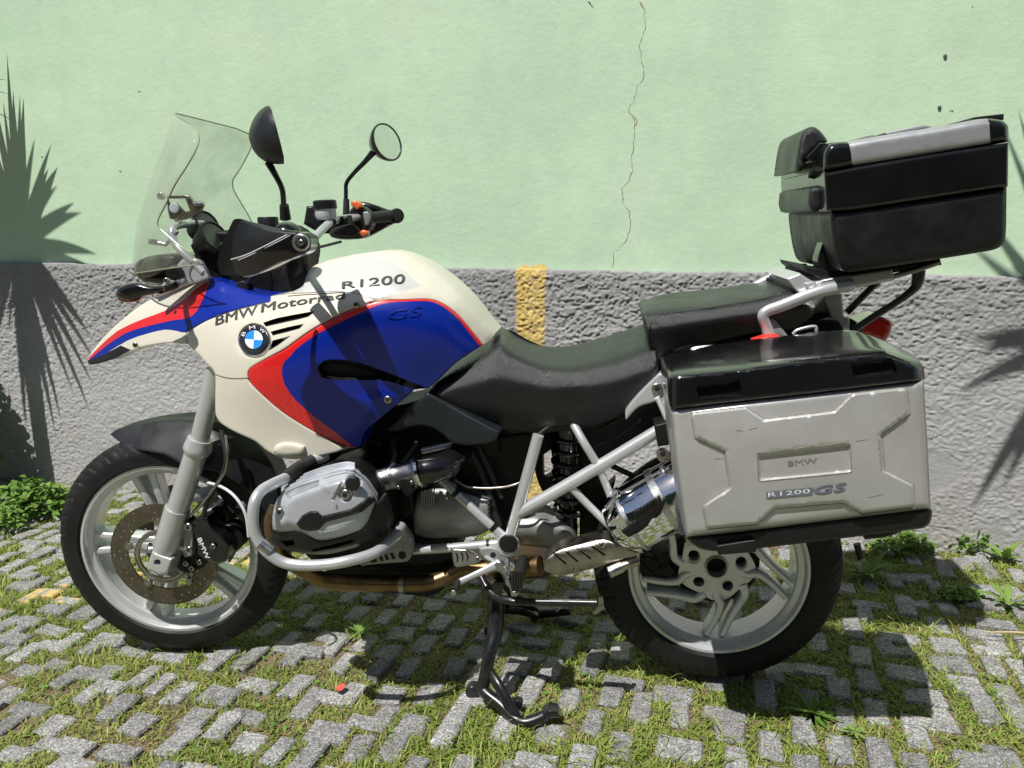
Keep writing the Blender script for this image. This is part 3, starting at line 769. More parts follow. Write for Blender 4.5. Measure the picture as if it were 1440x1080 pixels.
# dry litter and tiny clover leaves
S, D = scatter(30000, -1.1, 4.9, .0, 2.85, gmask(.42)); n = len(S)
V, F, T = blades(S, D, rng.uniform(.008, .035, n), rng.uniform(.0012, .003, n), rng.uniform(0, 2 * pi, n), rng.uniform(1.2, 1.5, n), rng.random(n), z0=-.012, curl=.1)
o = mesh_np('litter', V, F, [MDRY], smooth=False, tint=T); o['kind'] = 'stuff'; o['label'] = 'dry brown plant litter lying in the paver joints'; o['category'] = 'litter'
S, D = scatter(26000, -1.1, 4.9, .0, 2.85, lambda s, d: ~on_pav(s, d) & (vnoise(s * 4 + 7, d * 4, 51) > .56)); n = len(S)
def clover(S, D, R_, T0, z):
    n = len(S); c = WA[None] + S[:, None] * Wt + D[:, None] * Wn; c[:, 2] = z
    a0 = rng.uniform(0, 2 * pi, n); tx = rng.uniform(-.5, .5, n); ty = rng.uniform(-.5, .5, n); V = np.zeros((n, 6, 3))
    for k in range(6):
        a = a0 + k * pi / 3; rr = R_ * (1. if k % 3 else 1.5); x = np.cos(a) * rr; y = np.sin(a) * rr; V[:, k] = c + np.stack([x, y, tx * x + ty * y], 1)
    i = np.arange(n)[:, None] * 6; return V.reshape(-1, 3), i + np.arange(6)[None], np.repeat(T0, 6)
V, F, T = clover(S, D, rng.uniform(.0025, .0055, n), np.clip(rng.normal(.45, .2, n), 0, 1), rng.uniform(-.014, .004, n))
o = mesh_np('clover', V, F, [MWEED], smooth=False, tint=T); o['kind'] = 'stuff'; o['label'] = 'tiny round leaved weeds in the paver joints'; o['category'] = 'weeds'
def leaf_mesh(L_, Wd, droop, fold=.25, nseg=7, base=.25, shape=0, th=.0, tint=.5, jag=0, seed=0):
    """a curved folded leaf along +x, pointing out and up; root at origin"""
    V = []; F = []; r = random.Random(seed); x = z = 0; a = 0
    for k in range(nseg + 1):
        f = k / nseg
        if shape == 0: w_ = Wd * min(1, base + f * 3) * (1 - f ** 2.2) + 1e-4           # sword
        elif shape == 1: w_ = Wd * sin(pi * min(1, .08 + f * .92)) ** .8 * (1 if not jag or k % 2 else 1 - jag) + 1e-4   # oval / toothed
        else: w_ = Wd * (f ** .8) * (1 - f ** 5) * (1 if not jag or k % 2 else 1 - jag) + 1e-4   # spoon
        V += [(x, -w_ / 2, z + w_ * fold), (x, 0, z), (x, w_ / 2, z + w_ * fold)]
        a = -droop * f; x += cos(a) * L_ / nseg; z += sin(a) * L_ / nseg
    for k in range(nseg):
        i = 3 * k; F += [(i, i + 1, i + 4, i + 3), (i + 1, i + 2, i + 5, i + 4)]
    V = np.array(V)
    if th:
        n = len(V); V2 = V.copy(); V2[:, 2] -= th; V = np.concatenate([V, V2]); F += [tuple(reversed([q + n for q in f])) for f in F]
        for k in range(nseg):
            i = 3 * k; F += [(i, i + 3, i + 3 + n, i + n), (i + 2, i + 2 + n, i + 5 + n, i + 5)]
    return V, F, np.full(len(V), tint)
def rotm(az, el, roll=0): return np.array((Matrix.Rotation(az, 3, 'Z') @ Matrix.Rotation(-el, 3, 'Y') @ Matrix.Rotation(roll, 3, 'X')))
def plant(name, loc, leaves, mt_, label, cat, group=None, parts=True, stem=None):
    root = emp(name); root.location = loc; root['label'] = label; root['category'] = cat
    if group: root['group'] = group
    if parts:
        for V, F, T in leaves: mesh_np2('leaf', V, F, mt_, root, T)
    else:
        VV = []; FF = []; TT = []
        for V, F, T in leaves: s = len(VV); VV += V.tolist(); FF += [tuple(q + s for q in f) for f in F]; TT += T.tolist()
        mesh_np2('foliage', np.array(VV), FF, mt_, root, TT)
    return root
def mesh_np2(name, V, F, mt_, parent, T):
    me = bpy.data.meshes.new(name); me.from_pydata(V.tolist(), [], F); me.materials.append(mt_)
    a = me.attributes.new('tint', 'FLOAT', 'POINT'); a.data.foreach_set('value', np.asarray(T, np.float32)); me.shade_smooth()
    o = bpy.data.objects.new(name, me); COL.objects.link(o); o.parent = parent; return o
def gpx(px, py, z=0.):
    d = np.array([(px - 720) / FPX, -(py - 540) / FPX, 1]) @ RC; q = CC + d * ((z - CAMH) / d[2]); return Vector(q)
MBARK = mat('palm_bark', (.12, .09, .06), .9, nscale=30, namt=.4, bump=1., bscale=60)
def yucca(loc, crown, n, L0_, label, seed, lo, avoid=None):
    r = random.Random(seed); lv = []
    for k in range(n):
        f = k / n; el = radians(lo + (86 - lo) * (f ** .8)) ; az = k * 2.39996 + r.uniform(-.25, .25)
        V, F, T = leaf_mesh(L0_ * r.uniform(.8, 1.12), .046 * r.uniform(.8, 1.15), r.uniform(.15, .5) * (1.2 - f), .2, 8, .5, 0, .0012, r.choice([.2, .4, .5, .6, .95]))
        R_ = rotm(az, el); V = V @ R_.T + np.array([0, 0, crown + (f - .5) * .10]); lv.append((V, F, T))
    root = plant('yucca', loc, lv, MYUC, label, 'yucca')
    tr = [Vector((0.012 * sin(z * 5), .01 * cos(z * 4), z)) for z in np.linspace(-.03, crown, 9)]
    tube('trunk', tr, [.062, .055, .05, .048, .046, .046, .045, .044, .035], MBARK, root, n=4, seg=14)
    # hanging dead leaves on the trunk
    for k in range(16):
        V, F, T = leaf_mesh(L0_ * r.uniform(.5, .8), .03, .25, .2, 6, .5, 0, .001, .95)
        R_ = rotm(k * 2.4, radians(r.uniform(-80, -62))); V = V @ R_.T + np.array([0, 0, crown - .06 - .012 * k]); mesh_np2('leaf', V, F, MYUC, root, T)
yucca((-2.60, 3.575, 0), 1.90, 62, .46, 'yucca left of the frame, only its yellowish leaf tips poking in beside the green wall', 3, -58)
yucca((1.44, 1.96, 0), 2.38, 40, .46, 'yucca right of the frame casting pointed leaf shadows on the plinth', 8, -48)
# leafy weed clump at the wall foot, left
def weed_bush(px, py, wpx, n, hgt, label, seed, ll=(.02, .04), wf=1.):
    r = random.Random(seed); c = gpx(px, py); sc_ = wpx / FPX * float((np.array(c) - CC) @ RC[2]); lv = []
    for k in range(n):
        a = r.uniform(0, 2 * pi); rad = sc_ * math.sqrt(r.random()); h_ = hgt * (1 - (rad / sc_) ** 2 * .7) * r.uniform(.25, 1)
        V, F, T = leaf_mesh(r.uniform(*ll), r.uniform(.010, .019) * wf, .8, .15, 5, .3, 1, 0, min(1, max(0, r.gauss(.5, .22))))
        R_ = rotm(r.uniform(0, 2 * pi), r.uniform(-.4, .8), r.uniform(-.5, .5)); V = V @ R_.T + np.array([rad * cos(a), rad * sin(a) * .6, h_]); lv.append((V, F, T))
    root = plant('weed_clump', c, lv, MWEED, label, 'weed', parts=False)
    VV = []; FF = []
    for k in range(14):
        a = r.uniform(0, 2 * pi); rad = sc_ * r.uniform(.1, .8)
        v_, f_ = tube_data([Vector((0, 0, -.02)), Vector((rad * cos(a) * .6, rad * sin(a) * .3, hgt * .4)), Vector((rad * cos(a), rad * sin(a) * .6, hgt * r.uniform(.6, .95)))], .0016, 3, 5); s = len(VV); VV += v_; FF += [tuple(q + s for q in f) for f in f_]
    link('stem', VV, FF, M['dryg'] if 'dryg' in M else mat('weed_stem', (.10, .16, .04), .6), root)
weed_bush(45, 722, 66, 520, .17, 'leafy green weed clump at the foot of the wall left of the front wheel', 2, (.028, .052), 1.7)
weed_bush(-20, 745, 60, 420, .13, 'low weed clump cut by the left picture edge', 4)
weed_bush(1270, 775, 44, 330, .08, 'low weeds in the shade under the rear of the case', 6, (.014, .026))
weed_bush(1370, 772, 30, 170, .09, 'small leafy weeds at the wall foot right of the case', 9, (.014, .026))
weed_bush(1345, 838, 34, 220, .03, 'creeping moss green weeds along the shadow edge', 10, (.010, .018))
def rosette(px, py, n, L_, W_, el, label, seed, shape=2, jag=.35, tint=.5):
    r = random.Random(seed); lv = []
    for k in range(n):
        V, F, T = leaf_mesh(L_ * r.uniform(.7, 1.15), W_ * r.uniform(.8, 1.2), r.uniform(.5, 1.0), .18, 8, .2, shape, 0, min(1, max(0, r.gauss(tint, .12))), jag)
        R_ = rotm(k * 2.4 + r.uniform(-.3, .3), radians(r.uniform(*el))); V = V @ R_.T; V[:, 2] = np.maximum(V[:, 2], .004); lv.append((V, F, T))
    plant('leafy_weed', gpx(px, py), lv, MWEED, label, 'weed')
rosette(1218, 812, 14, .13, .024, (25, 70), 'spiky leafed weed in shade right of the rear wheel', 1, 1, .3, .35)
rosette(1412, 788, 9, .085, .030, (30, 75), 'upright toothed weed by the wall near the right picture edge', 2, 1, .4, .6)
rosette(1418, 850, 8, .085, .045, (15, 55), 'broad leafed bright green weed at the right picture edge', 3, 2, .3, .65)
rosette(1142, 1005, 22, .08, .013, (5, 60), 'rosette of narrow green leaves at the front edge of the case shadow', 4, 1, .2, .5)
rosette(1200, 1030, 12, .035, .014, (15, 50), 'small yellow green weed in front of the case shadow', 5, 2, .2, .85)
rosette(505, 890, 12, .07, .010, (10, 45), 'pale grassy weed at the edge of the shadow under the engine', 14, 1, .1, .6)
def thing_mesh(name, V, F, mt_, label, cat, smooth=True):
    o = link(name, V, F, mt_, None, smooth); o['label'] = label; o['category'] = cat; return o
c = gpx(478, 967, .012); V = [(c.x + .013 * cos(a) * (1 + .2 * sin(2 * a)), c.y + .016 * sin(a), c.z + .003 * sin(a * 2) + .002) for a in np.linspace(0, 2 * pi, 12, endpoint=False)]
thing_mesh('petal', V + [(p[0], p[1], p[2] - .0012) for p in V], [tuple(range(12)), tuple(range(23, 11, -1))] + [(i, i + 12, (i + 1) % 12 + 12, (i + 1) % 12) for i in range(12)], mat('petal_red', (.55, .10, .07), .6), 'small red petal lying on a paver left of the stand', 'petal')
a, b_ = gpx(1386, 889, .015), gpx(1470, 893, .02); V, F = tube_data([a, a.lerp(b_, .5) + Vector((0, 0, .004)), b_], [.002, .0032, .0028], 4, 8)
thing_mesh('dry_stalk', V, F, mat('straw', (.48, .38, .22), .7), 'pale dry plant stalk lying on the pavers at the right', 'stalk')

# unseen foliage added behind the viewpoint so the glossy panels mirror something dark
HM = mat('added_hedge_leaves', (.045, .075, .028), .7, nscale=3, namt=.6, bump=1., bscale=30)
hx = np.linspace(-13, 13, 261); ha = np.linspace(0, 1, 60)
def added_hedge_pt(x, a):
    n_ = .35 * vnoise(x * 2, a * 9, 71) + .25 * vnoise(x * 6, a * 26, 72) + .15 * vnoise(x * 15, a * 60, 73)
    y = np.interp(a, [0, .42, .5, .58, 1], [-6., -5.8, -6.2, -7., -7.3]); z = np.interp(a, [0, .42, .5, .58, 1], [-.05, 3.8, 4.3, 3.9, -.05])
    return y + n_ * np.where(a < .5, 1, -1), z + n_ * .8
X, A3 = np.meshgrid(hx, ha); Y, Z_ = added_hedge_pt(X, A3); nxh = len(hx)
i = np.arange((len(ha) - 1) * nxh).reshape(len(ha) - 1, nxh)[:, :-1].ravel()
o = mesh_np('added_hedge', np.stack([X.ravel(), Y.ravel(), Z_.ravel()], 1), np.stack([i, i + 1, i + nxh + 1, i + nxh], 1), [HM]); o['label'] = 'tall dark green foliage added unseen behind the viewpoint for the glossy panels to mirror'; o['category'] = 'added_hedge'

weed_bush(-74, 692, 70, 1300, .92, 'tall leafy shrub added almost wholly beyond the left picture edge to shade the wall', 21, (.04, .07), 1.6)  # shrub put in out of view to throw its shadow on the wall
# ================================================================== MOTORCYCLE
# ---- wheels
def wheel(name, mtx, R_, rf, tw, spokes, label):
    """mtx: wheel frame -> bike frame; wheel frame has +y away from camera side, x back, z up"""
    root = emp(name, BIKE)
    def place(V): return [mtx @ Vector(v_) for v_ in V]
    # tyre with cut tread grooves
    ns, prof = 360, []
    hw = tw / 2; rb = rf - .010
    for k in range(31):
        a = -pi / 2 * 1.0 + pi * k / 30; # around the carcass
        y = hw * sin(a) if abs(sin(a)) < 1 else hw * sin(a)
        rr = rb + .012 + (R_ - rb - .012) * max(0, cos(a)) ** .62
        prof.append((rr, y))
    prof = [(rb, -hw * .74), (rb + .006, -hw * .9)] + prof + [(rb + .006, hw * .9), (rb, hw * .74)]
    V = []; F = []
    for (r_, y) in prof:
        for k in range(ns):
            a = 2 * pi * k / ns; u = a * R_; g = 0
            ay = abs(y) / hw
            if ay < .93 and r_ > rb + .03:
                ph = (u / .062 + (1 if y > 0 else 1.5) * 1. + ay * .95) % 1
                if ph < .16 and ay > .12: g = .007
                if .5 < ph < .6 and ay > .35: g = .005
            V.append(((r_ - g) * cos(a), y, (r_ - g) * sin(a)))
    n = len(prof)
    for i in range(n - 1):
        for k in range(ns): F.append((i * ns + k, i * ns + (k + 1) % ns, (i + 1) * ns + (k + 1) % ns, (i + 1) * ns + k))
    link('tyre', place(V), F, 'rubber', root, ang=30)
    # moulded sidewall ribs/letters band
    for rr_, wd in ((rf + .010, .0012), (rf + .034, .001)):
        v_, f_ = lathe_data([(rr_ - wd, 0), (rr_ - wd, -.0016), (rr_ + wd, -.0016), (rr_ + wd, 0)], (0, -hw * .965 + (.002 if rr_ < rf + .02 else .006), 0), (0, 1, 0), 120); link('sidewall_rib', place(v_), f_, 'rubber', root)
    hr = tw * .42
    pr_ = [(rf, -hr), (rf - .001, -hr - .003), (rf - .012, -hr - .004), (rf - .015, -hr + .001), (rf - .017, -hr + .010), (rf - .030, -hr + .016), (rf - .034, -hr + .022), (rf - .034, hr - .022), (rf - .03, hr - .016), (rf - .017, hr - .01), (rf - .015, hr - .001), (rf - .012, hr + .004), (rf, hr), (rf - .020, hr - .02), (rf - .027, 0), (rf - .020, -hr + .02)]
    v_, f_ = lathe_data(pr_, (0, 0, 0), (0, 1, 0), 128, True)
    rim = link('rim', place(v_), f_, 'wheel', root, ang=25)
    for sp in spokes(): 
        v_, f_ = sp; link('spoke', place(v_), f_, 'wheel', rim, ang=50)
    return root, rim, place
def bar(pts, y0, y1, w0, w1, taper=.6):
    """a cast spoke: centre line points (x,z), widths, depth between y0(front) and y1 with rounded front edge"""
    V = []; F = []; c, t_ = crom([Vector((p[0], 0, p[1])) for p in pts], 4)
    n = len(c)
    for i, p in enumerate(c):
        tg = (c[min(i + 1, n - 1)] - c[max(i - 1, 0)]).normalized(); s = Vector((-tg.z, 0, tg.x)); f = i / (n - 1); w_ = w0 + (w1 - w0) * f
        ya = y0[0] + (y0[1] - y0[0]) * f; yb = y1
        for k, (sw, yy) in enumerate(((-.5, yb), (-.5, ya + .006), (-.42, ya + .002), (-.22, ya), (.22, ya), (.42, ya + .002), (.5, ya + .006), (.5, yb))):
            q = p + s * sw * w_; V.append((q.x, yy, q.z))
    for i in range(n - 1):
        for k in range(8): F.append((8 * i + k, 8 * i + (k + 1) % 8, 8 * i + 8 + (k + 1) % 8, 8 * i + 8 + k))
    F.append(tuple(range(7, -1, -1))); F.append(tuple(range(8 * (n - 1), 8 * n)))
    return V, F
# rear wheel
MR = Matrix.Translation((0, 0, .322))
def rot2(p, a): return (p[0] * cos(a) - p[1] * sin(a), p[0] * sin(a) + p[1] * cos(a))
k_ = .234 / 135
def rear_spokes():
    o = []
    for i in range(5):
        a = i * 2 * pi / 5
        for pts, w0, w1 in (([(40, -30), (44, -46), (34, -64), (22, -88), (12, -112)], .024, .016), ([(2, -38), (2, -50), (8, -62), (3, -82), (-12, -112)], .024, .016)):
            o.append(bar([rot2((p[0] * k_, p[1] * k_), a) for p in pts], (-.030, -.040), .012, w0, w1))
    return o
RW, RRIM, plR = wheel('rear_wheel', MR, .322, .234, .150, rear_spokes, '')
# hub: dished disc with five lug holes and an open axle bore
def hub_mesh(Ro, holes, z0, z1, n=48, scal=0.):
    ol = [((Ro * (1 + scal * cos(5 * a + .9))) * cos(a), (Ro * (1 + scal * cos(5 * a + .9))) * sin(a)) for a in np.linspace(0, 2 * pi, 72, endpoint=False)]
    pts = list(ol); ed = [(i, (i + 1) % 72) for i in range(72)]; hp = []
    for (cx, cy, r) in holes:
        h_ = [(cx + r * cos(a), cy + r * sin(a)) for a in np.linspace(0, 2 * pi, 24, endpoint=False)]; s = len(pts); pts += h_; ed += [(s + i, s + (i + 1) % 24) for i in range(24)]; hp.append(h_)
    g = [(x, y) for x in np.arange(-Ro, Ro, .008) for y in np.arange(-Ro, Ro, .008) if math.hypot(x, y) < Ro * .93 and all(math.hypot(x - c[0], y - c[1]) > c[2] * 1.25 for c in holes)]
    V, _, Fc, *_r = delaunay_2d_cdt([Vector(q) for q in pts + g], ed, [], 0, 1e-7)
    V = np.array([tuple(q) for q in V]); cen = np.array([V[list(f)].mean(0) for f in Fc]); ok = pip(cen, ol)
    for h_ in hp: ok &= ~pip(cen, h_)
    Fc = [list(f) for f, k in zip(Fc, ok) if k]
    rr = np.hypot(V[:, 0], V[:, 1]) / Ro
    yf = z0 + (1 - np.clip(rr, 0, 1)) * 0 + .010 * rr ** 3
    hd = np.min([np.abs(np.hypot(V[:, 0] - c[0], V[:, 1] - c[1]) - c[2]) for c in holes], 0)
    yf = yf + .0035 * np.exp(-(hd / .002) ** 2)
    F = []
    for f in Fc:
        a, b_, c = V[f[0]], V[f[1]], V[f[2]]
        if (b_[0] - a[0]) * (c[1] - a[1]) - (b_[1] - a[1]) * (c[0] - a[0]) < 0: f.reverse()
        F.append(tuple(f))
    n_ = len(V); VV = [(p[0], y, p[1]) for p, y in zip(V, yf)] + [(p[0], z1, p[1]) for p in V]
    cnt = set((f[i], f[(i + 1) % 3]) for f in F for i in range(3))
    for e in list(cnt):
        if (e[1], e[0]) not in cnt: F.append((e[1], e[0], e[0] + n_, e[1] + n_))
    F += [tuple(q + n_ for q in reversed(f)) for f in F if len(f) == 3 and max(f) < n_]
    return VV, F
hl = [(0, 0, .026)] + [(.064 * cos(radians(a)), .064 * sin(radians(a)), .0145) for a in (-61, 11, 83, 155, 227)]
v_, f_ = hub_mesh(.096, hl, -.034, .0, scal=.07); link('hub', plR(v_), f_, 'wheel', RRIM, ang=45)
lathe('hub_core', [(0, -.002), (.115, -.002), (.115, .06), (0, .06)], (0, 0, .322), (0, 1, 0), 'dark', RW, 40)
lathe('hub_ring', [(.0262, -.037), (.0285, -.038), (.0285, -.02), (.0262, -.02)], (0, 0, .322), (0, 1, 0), 'steel', RW, 36, True)
lathe('axle_tube', [(.0262, -.02), (.025, .03), (0, .03)], (0, 0, .322), (0, 1, 0), 'black', RW, 30)
# front wheel, steered a little to the left
aR = radians(27); axs = Vector((sin(aR), 0, cos(aR)))
DE = radians(5.286)
fc = Vector((-1.52, 0, .33))
MF = Matrix.Translation(fc) @ Matrix.Rotation(DE, 4, axs)
kf = .2575 / 123.
def front_spokes():
    o = []
    for i in range(5):
        a = radians(3 + 72 * i)
        for sgn in (-1, 1):
            pts = [(-.045, sgn * .016), (-.11, sgn * .0175), (-.18, sgn * .021), (-.226, sgn * .026)]
            o.append(bar([rot2(p, -a) for p in pts], (-.022, -.026), .020, .020, .024))
    return o
FW, FRIM, plF = wheel('front_wheel', MF, .330, .2575, .112, front_spokes, '')
v_, f_ = lathe_data([(0, -.045), (.030, -.045), (.036, -.03), (.06, -.022), (.066, 0), (.06, .022), (.036, .03), (.03, .045), (0, .045)], (0, 0, 0), (0, 1, 0), 32); link('hub', plF(v_), f_, 'wheel', FRIM)
# perforated brake discs
def disc_mesh(r0, r1, y, th):
    n = 96; pts = []; ed = []; 
    for r in (r1, r0):
        s = len(pts); pts += [(r * cos(2 * pi * k / n), r * sin(2 * pi * k / n)) for k in range(n)]; ed += [(s + k, s + (k + 1) % n) for k in range(n)]
    hs = []
    for k in range(36):
        for j in range(3):
            if (k + j) % 2 == 0 or j == 1:
                a = 2 * pi * (k + .5 * (j == 1)) / 36; r = r0 + (r1 - r0) * (.17 + .33 * j); c = (r * cos(a), r * sin(a)); hs.append(c)
                s = len(pts); pts += [(c[0] + .0032 * cos(q), c[1] + .0032 * sin(q)) for q in np.linspace(0, 2 * pi, 7)[:-1]]; ed += [(s + q, s + (q + 1) % 6) for q in range(6)]
    V, _, Fc, *_r = delaunay_2d_cdt([Vector(q) for q in pts], ed, [], 0, 1e-7); V = np.array([tuple(q) for q in V]); F = []
    hs = np.array(hs)
    for f in Fc:
        c = V[list(f)].mean(0); r = math.hypot(*c)
        if r > r1 or r < r0 * .9995 or np.min(np.hypot(hs[:, 0] - c[0], hs[:, 1] - c[1])) < .0026: continue
        f = list(f); a, b_, d = V[f[0]], V[f[1]], V[f[2]]
        if (b_[0] - a[0]) * (d[1] - a[1]) - (b_[1] - a[1]) * (d[0] - a[0]) < 0: f.reverse()
        F.append(tuple(f))
    nn = len(V); VV = [(p[0], y, p[1]) for p in V] + [(p[0], y + th, p[1]) for p in V]; cnt = set((f[i], f[(i + 1) % 3]) for f in F for i in range(3)); F2 = list(F)
    for e in cnt:
        if (e[1], e[0]) not in cnt: F2.append((e[1], e[0], e[0] + nn, e[1] + nn))
    F2 += [tuple(q + nn for q in reversed(f)) for f in F]
    return VV, F2
for y in (-.078, .073):
    v_, f_ = disc_mesh(.103, .1525, y, .005); bd = link('brake_disc', plF(v_), f_, 'disc', FW, ang=20)
    if y < 0:
        for k in range(5):
            a = radians(20 + 72 * k); v_, f_ = lathe_data([(0, -.006), (.010, -.006), (.011, 0), (.011, .004), (0, .004)], (.100 * cos(a), y, .100 * sin(a)), (0, 1, 0), 14); link('disc_bobbin', plF(v_), f_, 'steel', FW)
            v_, f_ = bar([(.055 * cos(a), .055 * sin(a)), (.096 * cos(a), .096 * sin(a))], (y + .012, y + .002), y + .02, .03, .018); link('disc_carrier', plF(v_), f_, 'wheel', FW)
V = []; F = []
for k in range(72):   # toothed speed sensor ring
    a0 = 2 * pi * k / 72; a1 = a0 + 2 * pi / 72 * .55; s = len(V)
    for yy in (-.088, -.084):
        for (r, a) in ((.070, a0), (.078, a0), (.078, a1), (.070, a1)): V.append((r * cos(a), yy, r * sin(a)))
    F += [(s, s + 1, s + 2, s + 3), (s + 7, s + 6, s + 5, s + 4), (s, s + 4, s + 5, s + 1), (s + 1, s + 5, s + 6, s + 2), (s + 2, s + 6, s + 7, s + 3), (s + 3, s + 7, s + 4, s)]
for rr in ((.066, .071), (.077, .080)):
    v_, f_ = lathe_data([(rr[0], -.089), (rr[1], -.089), (rr[1], -.082), (rr[0], -.082)], (0, 0, 0), (0, 1, 0), 72, True); s = len(V); V += [tuple(q) for q in v_]; F += [tuple(q + s for q in f) for f in f_]
link('sensor_ring', plF(V), F, 'steel', FW, ang=20)
v_, f_ = lathe_data([(.0045, 0), (.0045, -.028), (.0035, -.032), (0, -.032)], (-.07, -.02, -.216), (-.3, -1, .2), 10); link('valve_stem', plF(v_), f_, 'rub2', FW)

# ---- front fork, brakes, fender
FK = []
def fork(v, nm):
    f = ptube(nm, [(303, 520, v), (291, 575, v), (277, 634, v)], [13, 13, 13], 'forkm', seg=20)
    ptube('fork_collar', [(281.5, 617, v), (278, 631, v), (276.5, 638, v)], [17, 20, 17], 'forkm', f, seg=20, n=3)
    ptube('fork_slider', [(277, 632, v), (262, 680, v), (248.5, 722, v)], [15.5, 15.5, 15.5], 'forkm', f, seg=20)
    ptube('fork_lower', [(250, 715, v), (240, 750, v), (231, 778, v - .005)], [18, 18, 16.5], 'forkm', f, seg=20)
    return f
FK.append(fork(.112, 'fork_leg')); fork(-.112, 'fork_leg')
relief('axle_clamp', [(214, 776), (243, 786), (236, 806), (225, 809), (208, 801), (209, 790)],   .142, 'forkm', FK[0], edge=(4, .006), back=.08, smooth=1, holes=[circ(221, 791, 5, 4.5, 16)])
disc('axle_bore', 221, 791, .10, 6, .004, 'dark', FK[0])
disc('axle_end', 241, 775, .045, 22, .03, 'black')
relief('wheel_spider', zz(80, 560, 3, [(430, 520), (520, 575), (560, 560), (600, 640), (560, 720), (500, 770), (440, 780), (455, 690), (500, 640)]), .06, 'case', edge=(5, .01), back=.03)
fenv = rbf([(155, 612, .0), (200, 597, .0), (260, 590, .0), (330, 598, -.01), (390, 675, -.02), (170, 618, .035), (200, 612, .06), (260, 606, .068), (300, 610, .068), (200, 638, .085), (255, 650, .085), (300, 640, .085), (340, 640, .07), (345, 700, .085), (380, 700, .06), (385, 740, .07), (400, 720, .03), (403, 745, .05)])
relief('front_fender', [(155, 611), (162, 605), (180, 600), (215, 593), (255, 590), (290, 591), (325, 597), (352, 613), (376, 640), (390, 668), (398, 700), (404, 745), (396, 758), (380, 728), (358, 700), (335, 680), (300, 662), (262, 656), (232, 640), (200, 634), (178, 628)], fenv, 'fender', edge=(3, .003), back=-.075, step=6)
relief('fender_inner', [(300, 640), (330, 650), (362, 690), (385, 735), (380, 760), (350, 752), (330, 720), (305, 690)], .05, 'black', back=-.05)
CAL = relief('brake_caliper', [(266, 738), (276, 728), (292, 726), (300, 742), (316, 757), (323, 770), (318, 789), (306, 793), (288, 787), (278, 778), (276, 760)], .125, 'gloss', edge=(5, .012), back=.07, dents=[(circ(298, 771, 6, 6, 14), -.006, 3)])
letters('caliper_lettering', 'BMW', .125, 'bwhite', CAL, fat=.3, p0=(277.5, 758), p1=(290, 787), h0=6, h1=6)
bolt(265, 741, .13, 6, CAL); bolt(266, 773, .13, 5, CAL); bolt(300, 768, .13, 4, CAL)
relief('caliper_bracket', [(250, 742), (262, 735), (272, 745), (270, 782), (260, 784), (256, 775), (244, 772), (246, 764), (257, 766), (256, 752)], .11, 'case', edge=(3, .005), back=.09)
CAL2 = relief('front_axle_carrier', [(262, 745), (282, 770), (290, 790), (282, 800), (262, 806), (250, 800), (246, 785), (262, 780)], .085, 'black', edge=(4, .006), back=.05)
for q in ((262, 792), (270, 799), (281, 790)): bolt(q[0], q[1], .088, 4, CAL2)
disc('brake_reservoir', 333, 748, .02, 20, .05, 'black'); disc('brake_reservoir', 322, 715, .0, 14, .06, 'black')
ptube('telelever_arm', [(262, 700, .0), (300, 690, .02), (335, 676, .03)], [9, 9, 9], 'case'); ptube('telelever_arm', [(305, 722, .02), (348, 706, .04)], [8, 8], 'case')
ptube('brake_hose', [(311, 605, .1), (318, 640, .12), (314, 665, .12), (300, 690, .12), (290, 710, .12), (286, 728, .12)], 3.2, 'rub2')
ptube('brake_hose', [(317, 612, .11), (320, 640, .13), (317, 662, .13), (305, 680, .13), (285, 708, .125), (268, 726, .12)], 2., 'steel')
ptube('brake_hose', [(288, 678, .10), (310, 684, .13), (330, 698, .15), (345, 722, .16), (350, 755, .16)], 2.2, 'cup')
ptube('sensor_cable', [(258, 738, .12), (275, 715, .12), (290, 700, .12)], 1.6, 'rub2')

# ---- painted bodywork: one shared surface so that the seams meet
BODY = rbf([(125, 505, .02), (140, 490, .03), (165, 458, .04), (180, 475, .07), (180, 492, .06), (240, 409, .04), (240, 440, .10), (240, 475, .11), (296, 394, .08), (300, 430, .15), (300, 450, .16), (350, 412, .14), (380, 420, .16), (275, 490, .15), (300, 520, .185), (306, 590, .185),
            (360, 480, .235), (360, 540, .245), (370, 620, .22), (400, 510, .25), (430, 440, .225), (430, 414, .20), (440, 642, .23), (485, 425, .215), (450, 560, .235), (500, 625, .21), (520, 580, .215), (500, 480, .225), (560, 470, .215), (600, 540, .17), (650, 480, .165), (678, 484, .13), (640, 425, .155), (600, 420, .185), (560, 418, .20),
            (600, 392, .13), (545, 353, .03), (560, 375, .14), (480, 362, .03), (470, 385, .14), (442, 375, .06), (432, 400, .14), (520, 385, .17), (697, 468, .05), (655, 418, .06), (630, 394, .05), (600, 371, .03), (670, 460, .11), (645, 425, .12), (484, 411, .205)])
redU = Z4((50, 590), (100, 538), (200, 450), (330, 390), (450, 345), (540, 290), (600, 235), (665, 195))
redL = Z4((55, 598), (130, 535), (240, 462), (350, 427), (480, 397), (560, 385), (600, 350), (628, 295), (660, 215))
bluL = Z4((52, 602), (100, 585), (150, 560), (250, 500), (350, 465), (440, 445), (500, 452), (550, 460), (650, 398), (760, 355), (880, 325), (990, 302))
beak_ol = [(125, 513), (123.5, 505), (133, 490), (150, 470), (175, 447), (205, 425), (240, 408), (270, 397), (296, 391), (310, 394), (330, 404), (352, 413), (381, 416), (381, 423.5), (340, 433), (300, 446), (262, 466), (263, 484), (240, 482), (210, 486), (192, 491), (165, 502), (140, 511)]
